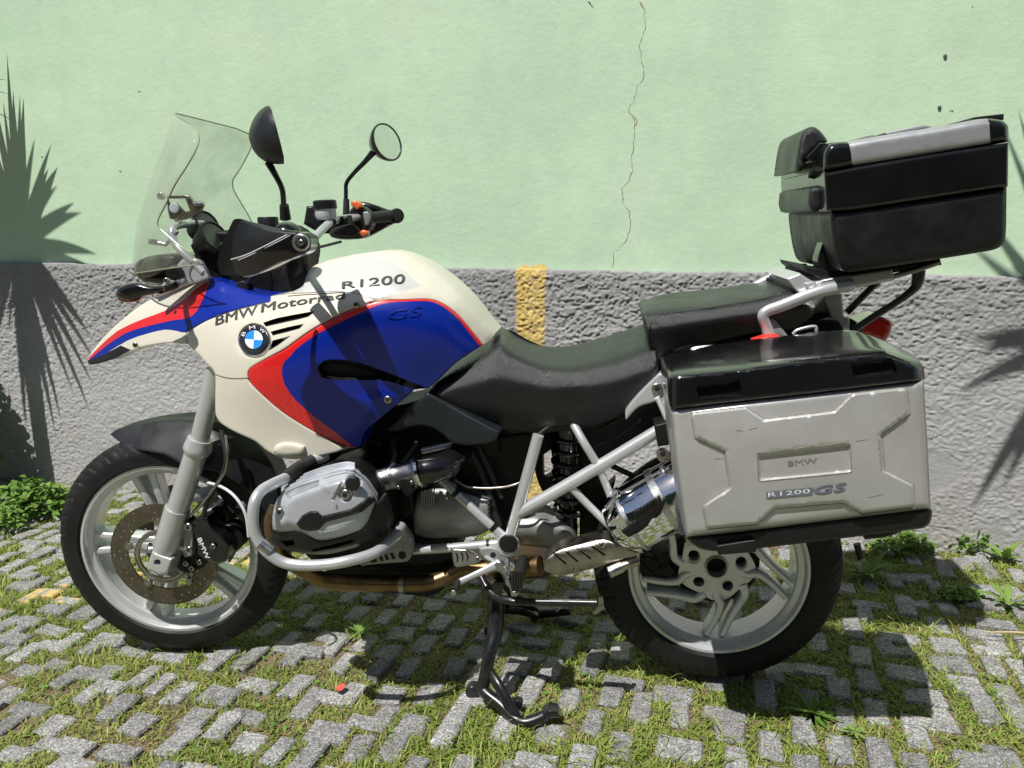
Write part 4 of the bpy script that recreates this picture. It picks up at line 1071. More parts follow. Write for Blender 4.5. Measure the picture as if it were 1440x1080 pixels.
BEAK = relief('beak', beak_ol, BODY, 'white', edge=(3, .003), back=-.05, step=5, zsm=1,
              zones=[('red', redU + [(294, 392)] + redL[::-1]), ('blue', redL + [(296, 385), (320, 385), (384, 405)] + bluL[::-1]), ('fender', Z4((40, 600), (60, 640), (150, 606), (268, 548), (215, 525), (150, 560), (95, 585)))])
bolt(191, 485, .085, 4, BEAK)
# white side fairing with roundel and vents
slots = [Z4((935, 410), (1010, 385), (1198, 350), (1165, 380), (1060, 405), (950, 430)), Z4((972, 455), (1060, 432), (1142, 415), (1120, 440), (985, 475)), Z4((984, 500), (1078, 475), (1010, 525), (965, 552))]
white_ol = [(263, 468), (290, 451.5), (321, 440), (350, 432), (380, 425), (381, 416.5), (405, 413.5), (430, 412.5), (460, 411), (484, 411), (505, 415), (526, 422.5)] + Z5((300, 358), (150, 438), (60, 500), (0, 543)) + [(372, 506), (352, 518), (348.5, 526), (351.5, 538), (374, 560), (402, 583), (443, 608), (484, 631), (474, 636), (429, 645), (402, 645), (377, 635), (360, 621), (332, 608), (312, 596), (303.5, 583), (303, 550), (302, 524), (291, 512), (278, 497), (265, 484)]
FAIR = relief('side_fairing', white_ol, BODY, 'white', edge=(3, .003), back=.12, step=5, zones=[('dark', s_) for s_ in slots], dents=[(s_, .022, 3) for s_ in slots] + [(circ(357, 478, 25, 25, 26), .004, 4)] + [([(330, 424), (420, 412), (395, 425), (345, 440)], 0, 3)], zsm=1,)
relief('fairing_nub', [(384, 634), (388, 626), (400, 622), (415, 623), (429, 627), (429, 641), (404, 643), (390, 641)], lambda x, y: BODY(x, y) + .012, 'white', FAIR, edge=(7, .012), back=.18)
bolt(315, 525, .19, 2, FAIR)
def onb(d): return lambda x, y: BODY(x, y) + d
# side cover: red stripe round blue
scoop = Z5((165, 640), (200, 600), (290, 596), (400, 618), (520, 662), (650, 712), (735, 748), (650, 745), (560, 715), (480, 700), (300, 702), (190, 688))
cover_ol = Z5((0, 547), (60, 504), (150, 442), (300, 362), (460, 302), (530, 294), (600, 293), (700, 289), (760, 296), (830, 331), (900, 391), (1005, 521), (860, 620), (735, 738), (660, 748), (600, 800), (460, 915), (402, 968), (385, 1035), (340, 1044)) + [(444, 608), (402, 583), (374, 560), (352, 538), (349, 526), (352.5, 518), (372, 506.5)]
blue_z = Z5((30, 580), (60, 542), (160, 470), (300, 400), (400, 352), (470, 322), (530, 308), (600, 303), (700, 300), (755, 306), (820, 340), (888, 400), (985, 525), (1010, 540), (860, 640), (735, 760), (660, 760), (600, 810), (460, 930), (410, 975), (400, 1060), (352, 1040)) + Z4((1300, 962), (1200, 890), (1100, 800), (1045, 722), (1030, 650), (1045, 605))
dl = [Z5((20, 700), (120, 705), (230, 760), (420, 900), (380, 960), (200, 850), (60, 760)), Z5((310, 790), (420, 745), (600, 740), (655, 750), (610, 785), (540, 740), (440, 752), (340, 800))]
SIDE = relief('side_cover', cover_ol, BODY, 'red', edge=(2.5, .0025), back=.10, step=5, zones=[('blue', blue_z), ('black', scoop)], dents=[(scoop, .024, 7), (Z5((330, 800), (440, 755), (560, 738), (650, 752), (590, 800), (480, 890)), -.005, 12)], zsm=1)
bolt(501, 428.5, BODY(501, 428) + .001, 5, SIDE); bolt(545.5, 562, BODY(545, 562) + .006, 5.5, SIDE)
letters('embossed_lettering', 'GS', onb(.001), 'blue', SIDE, off=.0022, p0=(543, 449), p1=(591, 443), h0=12, h1=14, shear=.45)
# tank shell
tank_ol = [(381, 416), (405, 412), (426, 402), (431, 388), (440, 375), (455, 368), (480, 361.5), (510, 356), (545, 352.5), (568, 357), (600, 371), (630, 394), (656, 420), (682, 452), (697, 468), (690, 478), (679.5, 484)] + Z5((900, 388), (832, 328), (762, 293), (700, 286), (600, 290), (530, 291), (462, 299)) + [(505, 414), (484, 410), (460, 410), (430, 411.5), (405, 412.8)]
TANK = relief('fuel_tank', tank_ol, BODY, 'white', edge=(3, .004), back=-.05, step=5, zones=[('pearl', Z5((120, 150), (280, 100), (440, 82), (520, 95), (600, 140), (690, 225), (640, 240), (460, 290), (300, 320), (60, 260), (0, 240)))])
relief('tank_seam_strip', Z5((270, 88), (330, 72), (510, 45), (500, 52), (330, 80)), .02, 'steel', TANK, back=-.02, smooth=0)
letters('tank_lettering', 'R1200', BODY, 'ink', TANK, off=.0028, fat=.45, p0=(481, 405.5), p1=(569, 398), h0=9.5, h1=14, shear=.15, space=1.02)
letters('fairing_lettering', 'BMW', BODY, 'ink', FAIR, off=.002, fat=.5, p0=(303, 457.5), p1=(361, 441.5), h0=14, h1=13, shear=.35)
letters('fairing_lettering', 'Motorrad', BODY, 'ink', FAIR, off=.003, fat=.5, p0=(367, 439), p1=(484, 419.5), h0=12.5, h1=9, shear=.3, sag=1.5)
# roundel
RB = relief('roundel', circ(357.5, 477.5, 21, 21.5, 40), onb(.0035), 'bblack', BIKE, edge=(3, .003), back=.2, smooth=0, step=4)
cx, cy, q_ = 357, 477.5, radians(4)
for k in range(4):
    pts = [(cx, cy)] + [(cx + 12.6 * cos(a), cy + 13 * sin(a)) for a in np.linspace(q_ + k * pi / 2, q_ + (k + 1) * pi / 2, 9)]
    decal('roundel_quadrant', [[pts[0], pts[i + 1], pts[i]] for i in range(1, 9)], onb(.0045), 'lblue' if k % 2 == 0 else 'bwhite', RB)
for ch, a in (('B', -152), ('M', -100), ('W', -48)):
    a = radians(a); u = (cos(a), sin(a)); tg = (-sin(a), cos(a)); w_ = 3.2 if ch == 'B' else 4.2
    c0 = (357.5 + 14.6 * u[0], 477.5 + 14.9 * u[1])
    letters('roundel_letter', ch, onb(.0045), 'bwhite', RB, p0=(c0[0] - tg[0] * w_, c0[1] - tg[1] * w_), p1=(c0[0] + tg[0] * w_, c0[1] + tg[1] * w_), h0=5, h1=5, upv_=u)
rp = circ(357.5, 477.5, 22, 22.5, 40)
tube('roundel_ring', [Vector(Pn(x, y, BODY(x, y) + .003)) for x, y in rp + rp[:1]], .0016, 'chrome', RB, n=1, seg=6, caps=False)
# grey trim below the tank
relief('frame_cover', Z5((500, 955), (540, 925), (600, 870), (725, 762), (900, 860), (1090, 962), (1060, 1010), (940, 1030), (850, 1018), (790, 970), (720, 937), (640, 940), (560, 965)), .175, 'greyplastic', edge=(5, .006), back=.10)

# ---- seats
seatv = bands((-.13, [(604, 530), (640, 505), (690, 472), (703, 462), (712, 464), (745, 483), (772, 488), (800, 487), (850, 474), (905, 454), (930, 450)]), (.09, [(604, 538), (640, 512), (690, 484), (703, 476), (725, 492), (765, 509), (800, 512), (850, 503), (905, 484), (930, 478)]), (.135, [(604, 546), (640, 524), (703, 492), (725, 503), (765, 518), (820, 520), (870, 510), (930, 485)]), (.165, [(604, 556), (640, 546), (700, 532), (765, 545), (850, 540), (930, 515)]), (.15, [(604, 575), (700, 575), (800, 580), (930, 550)]), (.115, [(604, 600), (700, 604), (780, 609), (930, 590)]), soft=9)
SEAT = relief('rider_seat', [(604, 547), (612, 537), (640, 512), (672, 489), (690, 478), (702, 463), (712, 465), (725, 475), (745, 484), (772, 489), (800, 487.5), (850, 475), (880, 465), (908, 455), (920, 480), (926, 512), (918, 540), (895, 568), (865, 588), (830, 601), (780, 607.5), (730, 608), (700, 603), (660, 585), (616, 560)], seatv, 'leather', edge=(6, .012), back=-.13, step=5, keep=60)
pilv = bands((-.14, [(903, 420), (923, 416), (972, 408.5), (1033, 402), (1100, 392), (1145, 390)]), (.10, [(903, 436), (929, 433), (1002, 427), (1076, 414), (1106, 405), (1145, 402)]), (.14, [(903, 446), (929, 443), (1002, 436), (1076, 424), (1106, 414), (1145, 414)]), (.155, [(903, 468), (960, 458), (1040, 446), (1145, 432)]), (.12, [(903, 510), (935, 502), (956, 487), (1008, 479), (1145, 460)]), soft=6)
PIL = relief('pillion_seat', [(903, 443), (905, 433), (911, 425), (923, 416.5), (945, 412), (972, 409), (1005, 406), (1033, 402.5), (1063, 398), (1085, 394.5), (1102, 392.5), (1114, 397), (1117, 408), (1122, 423), (1138, 430), (1143, 444), (1118, 462), (1075, 466), (1008, 479), (980, 483), (956, 488), (935, 503), (923, 512), (914, 495), (909.5, 470), (906, 455)], pilv, 'leather', edge=(5, .010), back=-.13, step=5, keep=60)
def seam(pp, vf, r_=.7, nm='seam', par=None, mt_='leather', d=.0008):
    V_, F_ = tube_data([Vector(Pn(x, y, (vf(np.array([x]), np.array([y]))[0] if callable(vf) else vf) + d)) for x, y in pp], r_ * .0017, 4, 6); return link(nm, V_, F_, mt_, par)
seam(zz(680, 340, 5.54, [(1262, 700), (1265, 790), (1290, 870), (1340, 940)]), seatv, 1.2, par=SEAT)
seam(zz(880, 340, 3.2727, [(150, 290), (115, 370), (108, 450), (130, 520)]), pilv, 1., par=PIL)
seam([(925, 442), (1002, 432), (1076, 419), (1106, 409)], pilv, .9, par=PIL)
relief('seat_base', [(900, 560), (925, 515), (945, 505), (1075, 466), (1140, 452), (1180, 452), (1190, 470), (1100, 480), (1000, 490), (950, 520), (930, 560), (880, 590), (840, 605)], .10, 'black', edge=(3, .004), back=-.10)

# ---- chassis dark masses and engine
relief('airbox', [(560, 612), (640, 622), (720, 610), (764, 606), (752, 650), (735, 715), (712, 752), (690, 742), (655, 690), (620, 660), (560, 650)], .055, 'black', edge=(4, .01), back=-.05)
relief('engine_block', [(430, 650), (520, 620), (600, 625), (640, 660), (650, 700), (640, 790), (600, 800), (470, 800), (430, 780), (410, 720)], .09, 'black', edge=(8, .02), back=-.09)
relief('frame_underside', [(500, 560), (560, 570), (610, 560), (700, 605), (700, 640), (640, 650), (540, 660), (505, 640)], .085, 'black', back=-.08)
ENG = relief('transmission_case', [(580, 722), (583, 702), (590, 690), (615, 684), (650, 690), (689, 701), (690, 742), (676, 752), (640, 757), (604, 759), (583, 752)], lambda x, y: .085 + .03 * np.cos(np.clip((y - 722) / 42, -1, 1) * pi / 2), 'case', edge=(6, .015), back=-.05, step=5, dents=[([(614, 686), (617, 686), (614, 758), (611, 758)], .004, 2)])
for k in range(6): seam([(594 + k * 3.4, 690 - k * .6), (592 + k * 3.4, 712)], .118, 1.2, 'rib', ENG, 'case')
# left cylinder: barrel fins, head, cover
cover_o = ZE((183, 605), (176, 560), (186, 480), (213, 412), (275, 358), (450, 290), (600, 250), (655, 260), (720, 316), (778, 400), (786, 450), (745, 560), (700, 612), (560, 672), (430, 690), (330, 650), (225, 625))
CYL = emp('cylinder', BIKE)
cxm, cym = 455, 712
for k in range(9):
    v0 = .343 - .021 * k; s_ = 1.0 + .012 * (k % 2)
    relief('cooling_fin', [(cxm + (x - cxm) * s_, cym + (y - cym) * s_) for x, y in ZE((200, 590), (200, 480), (225, 412), (285, 358), (450, 290), (600, 252), (660, 262), (740, 330), (790, 420), (760, 560), (640, 640), (430, 680))], v0, 'fin', CYL, back=v0 - .004, step=9, smooth=1)
relief('barrel', [(cxm + (x - cxm) * .86, cym + (y - cym) * .86) for x, y in cover_o], .34, 'black', CYL, back=.08, step=12)
band = ZE((318, 568), (352, 518), (400, 493), (440, 493), (468, 520), (640, 480), (748, 406), (790, 425), (700, 500), (490, 560), (452, 602), (400, 612), (345, 600))
covo_ = np.array(smoothpoly(cover_o, 1))
covv = lambda x, y: .352 + .026 * sm01(pdist(np.stack([np.atleast_1d(x), np.atleast_1d(y)], 1), covo_) / 20) + .012 * np.exp(-((np.asarray(x) - 455) / 70.) ** 2)
HEAD = relief('cylinder_head_cover', cover_o, covv, 'headcov', BIKE, edge=(8, .022), back=.325, step=4, dents=[(circ(394, 719.5, 8, 9, 16), .008, 4), (circ(486, 695, 12, 12, 20), .008, 5), (circ(497.5, 678, 13, 12, 20), .006, 4), (band, -.008, 3), (ZE((265, 400), (450, 335), (560, 320), (455, 330), (270, 385)), -.003, 2), (ZE((450, 340), (600, 300), (540, 420), (560, 460), (640, 465), (700, 410), (700, 430), (640, 480), (540, 480), (510, 400)), -.004, 3)], zones=[('plastic', band)], zsm=0, keep=20)
for k in range(5):
    seam(ZE((235, 395 - k * 9), (290, 352 - k * 10), (460, 285 - k * 10), (600, 247 - k * 9), (660, 252 - k * 9)), .345 - .017 * k, 1.6, 'cover_rib', HEAD, 'headcov', .001)
bolt(394, 719.5, .378, 5.5, HEAD); bolt(486, 695, .386, 7.5, HEAD); disc('oil_cap', 497.5, 678.5, .383, 10, .012, 'plastic', HEAD)
letters('cover_lettering', 'magnesium', covv, 'bwhite', HEAD, off=-.004, p0=(387.5, 744.5), p1=(413, 741), h0=3.6, h1=3.6)
gv = rbf([(380, 757, .33), (400, 750, .37), (420, 762, .38), (470, 760, .39), (520, 735, .37), (530, 710, .34), (545, 735, .31), (540, 755, .30), (480, 772, .34), (420, 776, .34), (390, 768, .33)])
relief('cylinder_guard', ZE((155, 652), (200, 628), (320, 612), (400, 640), (470, 664), (560, 648), (700, 585), (785, 440), (815, 430), (862, 500), (850, 600), (800, 650), (650, 690), (540, 718), (400, 738), (262, 722), (190, 692)), gv, 'plastic', CYL, edge=(5, .012), back=.29, step=5, holes=[ZE((225, 668), (300, 662), (312, 690), (260, 700)), ZE((400, 722), (640, 660), (665, 668), (560, 706), (420, 730))], dents=[(ZE((600, 590), (640, 565), (720, 560), (690, 600), (620, 610)), .008, 3)])
relief('head_lower', ZE((240, 680), (340, 690), (640, 660), (700, 640), (680, 700), (500, 745), (300, 730)), .29, 'case', CYL, edge=(4, .01), back=.12)
relief('cylinder_shroud', [(512, 690), (545, 690), (548, 745), (530, 775), (500, 780), (505, 740)], .22, 'black', CYL, edge=(5, .01), back=.08)
ptube('spark_plug_lead', [(543, 700, .22), (550, 725, .24), (548, 745, .22), (540, 765, .2)], 2.5, 'rub2', CYL)
# throttle body and hoses
ptube('intake_boot', [(508, 690, .24), (524, 682, .22), (536, 676, .21)], [17, 18, 19], 'rub2', seg=20)
TB = ptube('throttle_body', [(530, 677, .21), (531, 677, .21), (534, 676, .21), (536, 675, .21), (560, 669, .20), (580, 665, .20), (584, 664, .2), (586, 664, .2), (592, 662.5, .2)], [15, 20, 20, 16, 18, 20, 22, 20, 20], 'alu', seg=24, n=2)
ptube('hose_clamp', [(531, 677, .21), (534.5, 676, .21)], [20, 20], 'chrome', TB, seg=24); ptube('hose_clamp', [(589, 663.5, .2), (593, 662.5, .2)], [22.5, 22.5], 'chrome', TB, seg=24)
ptube('intake_hose', [(590, 663, .2), (612, 659, .19), (632, 652, .16), (645, 640, .12), (648, 625, .08)], [20, 20, 19, 18, 18], 'gloss', seg=22)
relief('throttle_sensor', ZE((900, 335), (935, 303), (975, 305), (1005, 330), (1000, 385), (960, 410), (930, 370), (905, 365)), .245, 'black', TB, edge=(2, .003), back=.20)
bolt(560.5, 685, .248, 2.6, TB); bolt(579, 678, .248, 2.6, TB)
for a_, b_ in ((ZE((830, 300))[0], ZE((890, 215))[0]), (ZE((860, 290))[0], ZE((905, 240))[0])): ptube('injector', [(a_[0], a_[1], .23), (b_[0], b_[1], .2)], 4, 'case', TB)
ptube('fuel_hose', [(552, 652, .2), (556, 640, .19), (553, 625, .16), (560, 610, .13)], 4.2, 'rub2'); ptube('breather_hose', [(563, 655, .2), (575, 640, .2), (586, 622, .17)], 3., 'rub2'); ptube('breather_hose', [(520, 640, .12), (516, 628, .13), (526, 621, .13), (536, 628, .13)], 5, 'rub2')
ptube('wiring_loom', [(625, 672, .08), (650, 690, .09), (690, 702, .10)], 3, 'rub2'); ptube('wiring_loom', [(660, 630, .09), (675, 660, .09), (690, 700, .09), (702, 740, .09)], 5, 'rub2'); ptube('wiring_loom', [(672, 626, .09), (690, 665, .09), (706, 700, .09)], 4, 'rub2')
ptube('clutch_line', [(640, 674, .12), (660, 685, .13), (700, 686, .13), (728, 680, .13), (745, 668, .1)], 1.8, 'steel')
ptube('frame_rail', [(594, 634, .11), (620, 628, .11), (645, 622, .11)], 5, 'silver'); ptube('oil_cooler_pipe', [(590, 768, .10), (560, 771, .10)], 5, 'case')
relief('ignition_cover', [(560, 690), (580, 690), (583, 720), (570, 730), (556, 720)], .13, 'black', edge=(4, .008), back=.05)
# crash bar
CB = ptube('crash_bar', [(459, 641, .20), (440, 648, .23), (419, 659, .27), (402, 672, .32), (385, 680, .36), (368, 690, .395), (358, 706, .42), (355.5, 735, .43), (362, 758, .43), (378, 778, .43), (402, 792, .425), (440, 795, .42), (484, 790, .41), (528, 777, .36), (552, 757, .27), (564, 741, .20)], 8, 'silver', seg=16, n=6)
ptube('foam_sleeve', [(440, 648, .232), (419, 659, .272), (403, 671.5, .322)], 9.6, 'rub2', CB, seg=16)
ptube('bar_joint', [(366, 764, .43), (381, 776, .43)], 8.8, 'alu', CB, seg=16)
relief('bar_clamp', [(448, 636), (466, 632), (470, 648), (455, 654)], .20, 'black', CB, edge=(2, .003), back=.14)
relief('bar_bracket', ZE((690, 800), (780, 745), (880, 660), (910, 600), (945, 585), (985, 640), (1000, 700), (985, 770), (950, 790), (800, 800), (700, 815)), .165, 'case', CB, edge=(4, .006), back=.14, zones=[('dark', ZE(*z)) for z in ([(745, 778), (785, 765), (790, 790), (760, 797)], [(800, 758), (818, 752), (830, 784), (812, 786)], [(832, 748), (848, 742), (860, 778), (842, 782)], [(862, 738), (880, 735), (900, 770), (880, 776)])] + [('dark', circ(340 + 937 / 4.153, 600 + 750 / 4.153, 5.5, 6, 14))], zsm=0)
# exhaust headers
EX = ptube('exhaust_header', [(388, 712, .28), (380, 735, .29), (386, 762, .26), (400, 786, .21), (430, 803, .16), (452, 815, .13), (480, 819, .12), (560, 821, .11), (600, 820, .11), (625, 812, .10), (650, 800, .08), (700, 800, .07), (760, 796, .10)], [9, 9, 9.5, 10, 11, 11.5, 12, 12, 12, 12, 12, 14, 14], 'header', seg=18)
ptube('pipe_clamp', [(563, 821, .11), (570, 821, .11)], [13.5, 13.5], 'steel', EX, seg=18)
ptube('second_header', [(480, 812, -.02), (560, 815, -.03), (620, 808, -.02)], 11, 'header', EX, seg=14)
relief('belly_pan', [(450, 815), (470, 829), (560, 835), (612, 836), (636, 815), (655, 800), (650, 790), (460, 800)], .06, 'black', back=-.08, edge=(3, .005))
relief('catalyst', [(640, 790), (700, 782), (760, 780), (790, 800), (765, 812), (700, 815), (650, 812)], .05, 'header', edge=(10, .04), back=-.1)
# rear subframe lattice
FR = BIKE
v1 = .145
ptube('frame_tube', [(716, 760, .15), (733, 700, v1), (757, 612, v1)], 8.2, 'silver', seg=14); ptube('frame_tube', [(727, 722, v1), (812, 674, v1), (940, 597, v1)], 9, 'silver', seg=14)
ptube('frame_tube', [(806, 596, .12), (822, 624, v1), (838, 650, v1)], 6, 'silver', seg=12); ptube('frame_tube', [(841, 655, v1), (858, 696, v1), (872, 736, .17)], 5.6, 'silver', seg=12)
ptube('frame_tube', [(799, 682, v1), (830, 713, v1), (866, 748, .17)], 5.6, 'silver', seg=12)
ft = ptube('frame_tube', [(622, 675, .12), (665, 716, .14), (711, 757, .15)], 6.4, 'silver', seg=12)
for q in ((641.5, 692), (694, 741)): ptube('tube_sleeve', [(q[0] - 2.4, q[1] - 2.2, .131 if q[0] < 660 else .146), (q[0] + 2.4, q[1] + 2.2, .131 if q[0] < 660 else .146)], 7.4, 'black', ft)
ft = ptube('frame_tube', [(578, 774, .12), (640, 770, .14), (706, 764, .15)], 6.6, 'silver', seg=12); ptube('tube_sleeve', [(685, 766, .147), (689, 765.5, .147)], 7.6, 'black', ft)
PV = disc('swingarm_pivot', 715, 764, .15, 16, .022, 'silver', seg=32); disc('pivot_cap', 715, 764, .172, 13.4, .006, 'plastic', PV, seg=32)
disc('frame_node', 867, 744, .165, 8, .02, 'silver'); ptube('seat_strut', [(757, 612, .13), (775, 600, .12), (806, 596, .12)], 4, 'black')
ptube('rear_frame_lug', [(862, 742, .17), (874, 752, .175), (866, 762, .175)], 5, 'case')
# rear shock and swingarm
SH = ptube('shock_body', [(795, 600, .0), (797, 640, .0), (799, 720, 0), (802, 742, 0)], [17, 17, 13, 10], 'gloss')
c0, c1 = P(795, 604, 0), P(799, 722, 0); pts = []
for k in range(7 * 16 + 1): a = 2 * pi * k / 16; pts.append(c0.lerp(c1, k / (7 * 16)) + Vector((cos(a), sin(a), 0)) * .036)
tube('shock_spring', pts, .0062, 'gloss', SH, n=1, seg=8)
relief('swingarm', ZF((690, 600), (760, 590), (830, 608), (890, 655), (960, 662), (1010, 700), (1042, 748), (1020, 785), (940, 800), (720, 775), (680, 700)), lambda x, y: .02 + .05 * np.cos(np.clip((y - 745) / 30, -1, 1) * pi / 2), 'case', edge=(5, .015), back=-.06, dents=[(ZF((745, 610), (800, 618), (828, 655), (790, 640)), -.006, 4)])
relief('final_drive', [(830, 745), (880, 740), (960, 745), (985, 790), (940, 815), (890, 800), (840, 790)], -.05, 'case', edge=(5, .01), back=-.14)
relief('rear_mudguard', [(750, 600), (800, 585), (870, 590), (925, 560), (935, 600), (880, 640), (860, 700), (850, 760), (835, 800), (815, 790), (815, 720), (770, 700), (752, 660)], -.05, 'black', back=-.10, edge=(3, .005), holes=[[(763, 640), (775, 632), (778, 668), (764, 676)], [(842, 655), (870, 645), (900, 640), (870, 670), (850, 690)]])
ptube('rear_brake_line', [(838, 625, .03), (870, 612, .04), (900, 590, .05)], 2, 'rub2'); ptube('chain_of_wiring', [(860, 655, .02), (910, 678, .03)], 4, 'black'); bpy.data.objects['chain_of_wiring'].name = 'carrier_strut'
# exhaust: heat shield, link, silencer
hs_o = ZF((845, 872), (870, 850), (940, 800), (1060, 765), (1180, 735), (1250, 755), (1320, 790), (1400, 820), (1380, 845), (1310, 860), (1180, 900), (1050, 935), (960, 952), (900, 945), (850, 925))
hsv = lambda x, y: .165 + .026 * np.sqrt(np.clip(1 - ((y - (792 - (x - 800) * .22)) / 27) ** 2, 0, 1))
HS = relief('heat_shield', hs_o, hsv, 'steel', step=4, edge=(2, .003), back=.12, zones=[('dark', ZF(*z)) for z in ([(900, 822), (920, 826), (985, 882), (975, 890)], [(968, 810), (985, 812), (1055, 868), (1042, 874)], [(1038, 792), (1055, 796), (1132, 852), (1120, 860)], [(1122, 782), (1140, 780), (1214, 832), (1200, 838)])], zsm=0, dents=[(ZF(*z), .006, 1.2) for z in ([(900, 822), (920, 826), (985, 882), (975, 890)], [(968, 810), (985, 812), (1055, 868), (1042, 874)], [(1038, 792), (1055, 796), (1132, 852), (1120, 860)], [(1122, 782), (1140, 780), (1214, 832), (1200, 838)])])
bolt(846, 766, .195, 4.5, HS); bolt(807, 799, .185, 3.4, HS)
a, b_ = P(862, 744, .17), P(1085, 620, .16); ax = (b_ - a).normalized()
SIL = lathe('silencer', [(0, 0), (.052, 0), (.058, .004), (.079, .045), (.082, .055), (.082, .30), (.06, .33), (0, .33)], a, ax, 'chrome', seg=48)
relief('silencer_front_plate', [(850, 712), (868, 690), (884, 735), (905, 778), (884, 772), (866, 752)], .20, 'chrome', SIL, edge=(3, .006), back=.16)
for t_, w_ in ((.052, .004), (.145, .009)): lathe('silencer_strap', [(.0822, t_ - w_), (.085, t_ - w_), (.085, t_ + w_), (.0822, t_ + w_)], a, ax, 'alu', SIL, 48, True)
# serrated black guard with slanted silver flash on the silencer
sv = lambda x, y: .226 + 0 * x
relief('silencer_guard', [(888, 735), (905, 724), (922, 712), (936, 700), (930, 722), (916, 735), (900, 748), (884, 756), (874, 748)], .255, 'black', SIL, edge=(3, .004), back=.238, smooth=0)
for k in range(8): relief('guard_tooth', [(892 + k * 4.6, 722 - k * 3.), (896 + k * 4.6, 719.5 - k * 3.), (898.5 + k * 4.6, 733 - k * 3), (895 + k * 4.6, 735.5 - k * 3)], .2555, 'black', SIL, back=.241, smooth=0)
relief('guard_flash', [(912, 738), (917, 730), (922, 729), (914, 740)], .2565, 'silver', SIL, back=.252, smooth=0)
ptube('silencer_hanger', [(930, 655, .19), (938, 680, .21), (946, 705, .21), (950, 730, .2)], [4, 3.5, 3.5, 3.5], 'alu', flat=.6)
disc('rubber_mount', 932, 638, .19, 9, .02, 'steel'); disc('rubber_mount_centre', 932, 638, .21, 4, .003, 'dark')
# pegs, gear lever, plates
ptube('pillion_peg', [(897, 788, .18), (878, 795, .19), (872, 798, .19)], [7, 7, 7], 'steel', seg=14, n=2); ptube('pillion_peg_tip', [(874, 797, .19), (856, 805, .20)], [8.5, 8.5], 'alu', seg=14)
relief('sensor_bracket', [(893, 790), (905, 786), (918, 800), (942, 795), (950, 805), (938, 812), (915, 806)], .03, 'black', edge=(2, .003), back=0); disc('caliper_piston', 910, 790, .0, 15, .03, 'black')
VS = relief('vent_plate', ZF((310, 800), (330, 795), (400, 800), (440, 815), (475, 840), (488, 860), (470, 880), (400, 895), (345, 905), (325, 890)), .185, 'alu', edge=(4, .005), back=.178, zones=[('dark', ZG(*z)) for z in ([(180, 160), (200, 155), (225, 200), (215, 275), (195, 280), (200, 215)], [(245, 155), (268, 152), (290, 200), (278, 270), (260, 268), (268, 215)], [(310, 150), (332, 150), (352, 200), (345, 262), (328, 262), (330, 210)])], zsm=1)
bolt(672, 785, .187, 3, VS); bolt(637.5, 772, .17, 3, VS)
relief('peg_bracket', ZG((480, 100), (600, 80), (730, 110), (840, 190), (870, 300), (850, 370), (900, 440), (860, 560), (820, 560), (760, 430), (650, 330), (540, 230), (500, 180)), .17, 'case', edge=(3, .005), back=.15, zones=[('dark', circ(620 + 660 / 9, 760 + 185 / 9, 4.2, 4.2, 14))], zsm=0)
GL = ptube('gear_lever', [(702, 793, .19), (680, 803, .21), (662, 811, .22), (645, 819, .225)], [8, 5.5, 4.5, 5], 'silver', seg=14, flat=.7); disc('lever_pivot', 703, 794, .19, 7.5, .014, 'alu', GL)
ptube('lever_rubber', [(644.5, 817, .225), (641, 826, .25), (639.5, 830, .265)], [4.2, 4.6, 4.6], 'rub2', GL, seg=14); disc('lever_tip', 638, 833, .262, 4.2, .006, 'alu', GL)
ptube('shift_linkage', [(682, 783, .175), (697, 792, .175), (716, 815, .175)], 3, 'silver')
ptube('peg_strut', [(716, 780, .15), (720, 800, .16), (728, 812, .2)], [6, 5.5, 6], 'case')
FP = relief('footpeg', ZG((905, 430), (935, 390), (985, 375), (1030, 390), (1045, 440), (1040, 560), (1010, 620), (960, 650), (905, 640), (890, 560)), .29, 'rub2', edge=(5, .014), back=.19)
for k in range(5): seam([(721 + k * 3.4, 803), (720.5 + k * 3.4, 831)], .291, 1.4, 'peg_rib', FP, 'rub2')
relief('peg_holder', ZG((820, 480), (860, 450), (880, 500), (900, 640), (985, 640), (1000, 660), (960, 710), (890, 712), (860, 600), (815, 560)), .25, 'alu', FP, edge=(3, .005), back=.18)
ptube('return_spring', [(684, 808, .14), (694, 818, .14)], 5, 'steel'); ptube('spring_hook', [(694, 818, .14), (713, 836, .14), (704, 834, .14)], 1.2, 'steel')
# centre stand
def stand(side):
    s = 1 if side > 0 else -1
    w0 = .12; w1 = .235
    st = ptube('centre_stand', [(700, 815, w0), (698, 845, w0 + .01), (696, 888, w0 + .04), (689, 916, w0 + .07), (684, 944, w0 + .09), (679, 966, w1 - .02)], [14, 13, 11.5, 9.5, 9, 9], 'powder', seg=14)
    ptube('stand_foot', [(676, 962, w1 - .03), (684, 975, w1 - .01), (702, 989, w1 + .01), (724, 1010, w1 + .035), (738, 1016, w1 + .045), (754, 1012, w1 + .04), (768, 1005, w1 + .03)], [9, 9, 8.5, 9, 9, 8.5, 8], 'powder', st, seg=14)
    ptube('stand_brace', [(688, 944, w1 - .03), (700, 962, w1 + .0), (712, 985, w1 + .02), (725, 1008, w1 + .035)], [8, 8, 9, 9], 'powder', st, seg=12, flat=.8)
    relief('stand_pad', [(762, 1004), (772, 998), (784, 1000), (788, 1009), (776, 1010), (764, 1010)], w1 + .045, 'powder', st, edge=(3, .006), back=w1 + .01)
    disc('stand_knob', 729, 985, w1 - .02, 7, .02, 'powder', st); ptube('stand_pin', [(710, 984, w1), (728, 985, w1 - .01)], 4, 'powder', st)
    disc('pivot_eye', 667, 966, w1 - .09, 10, .03, 'powder', st)
    return st
ST = stand(1)
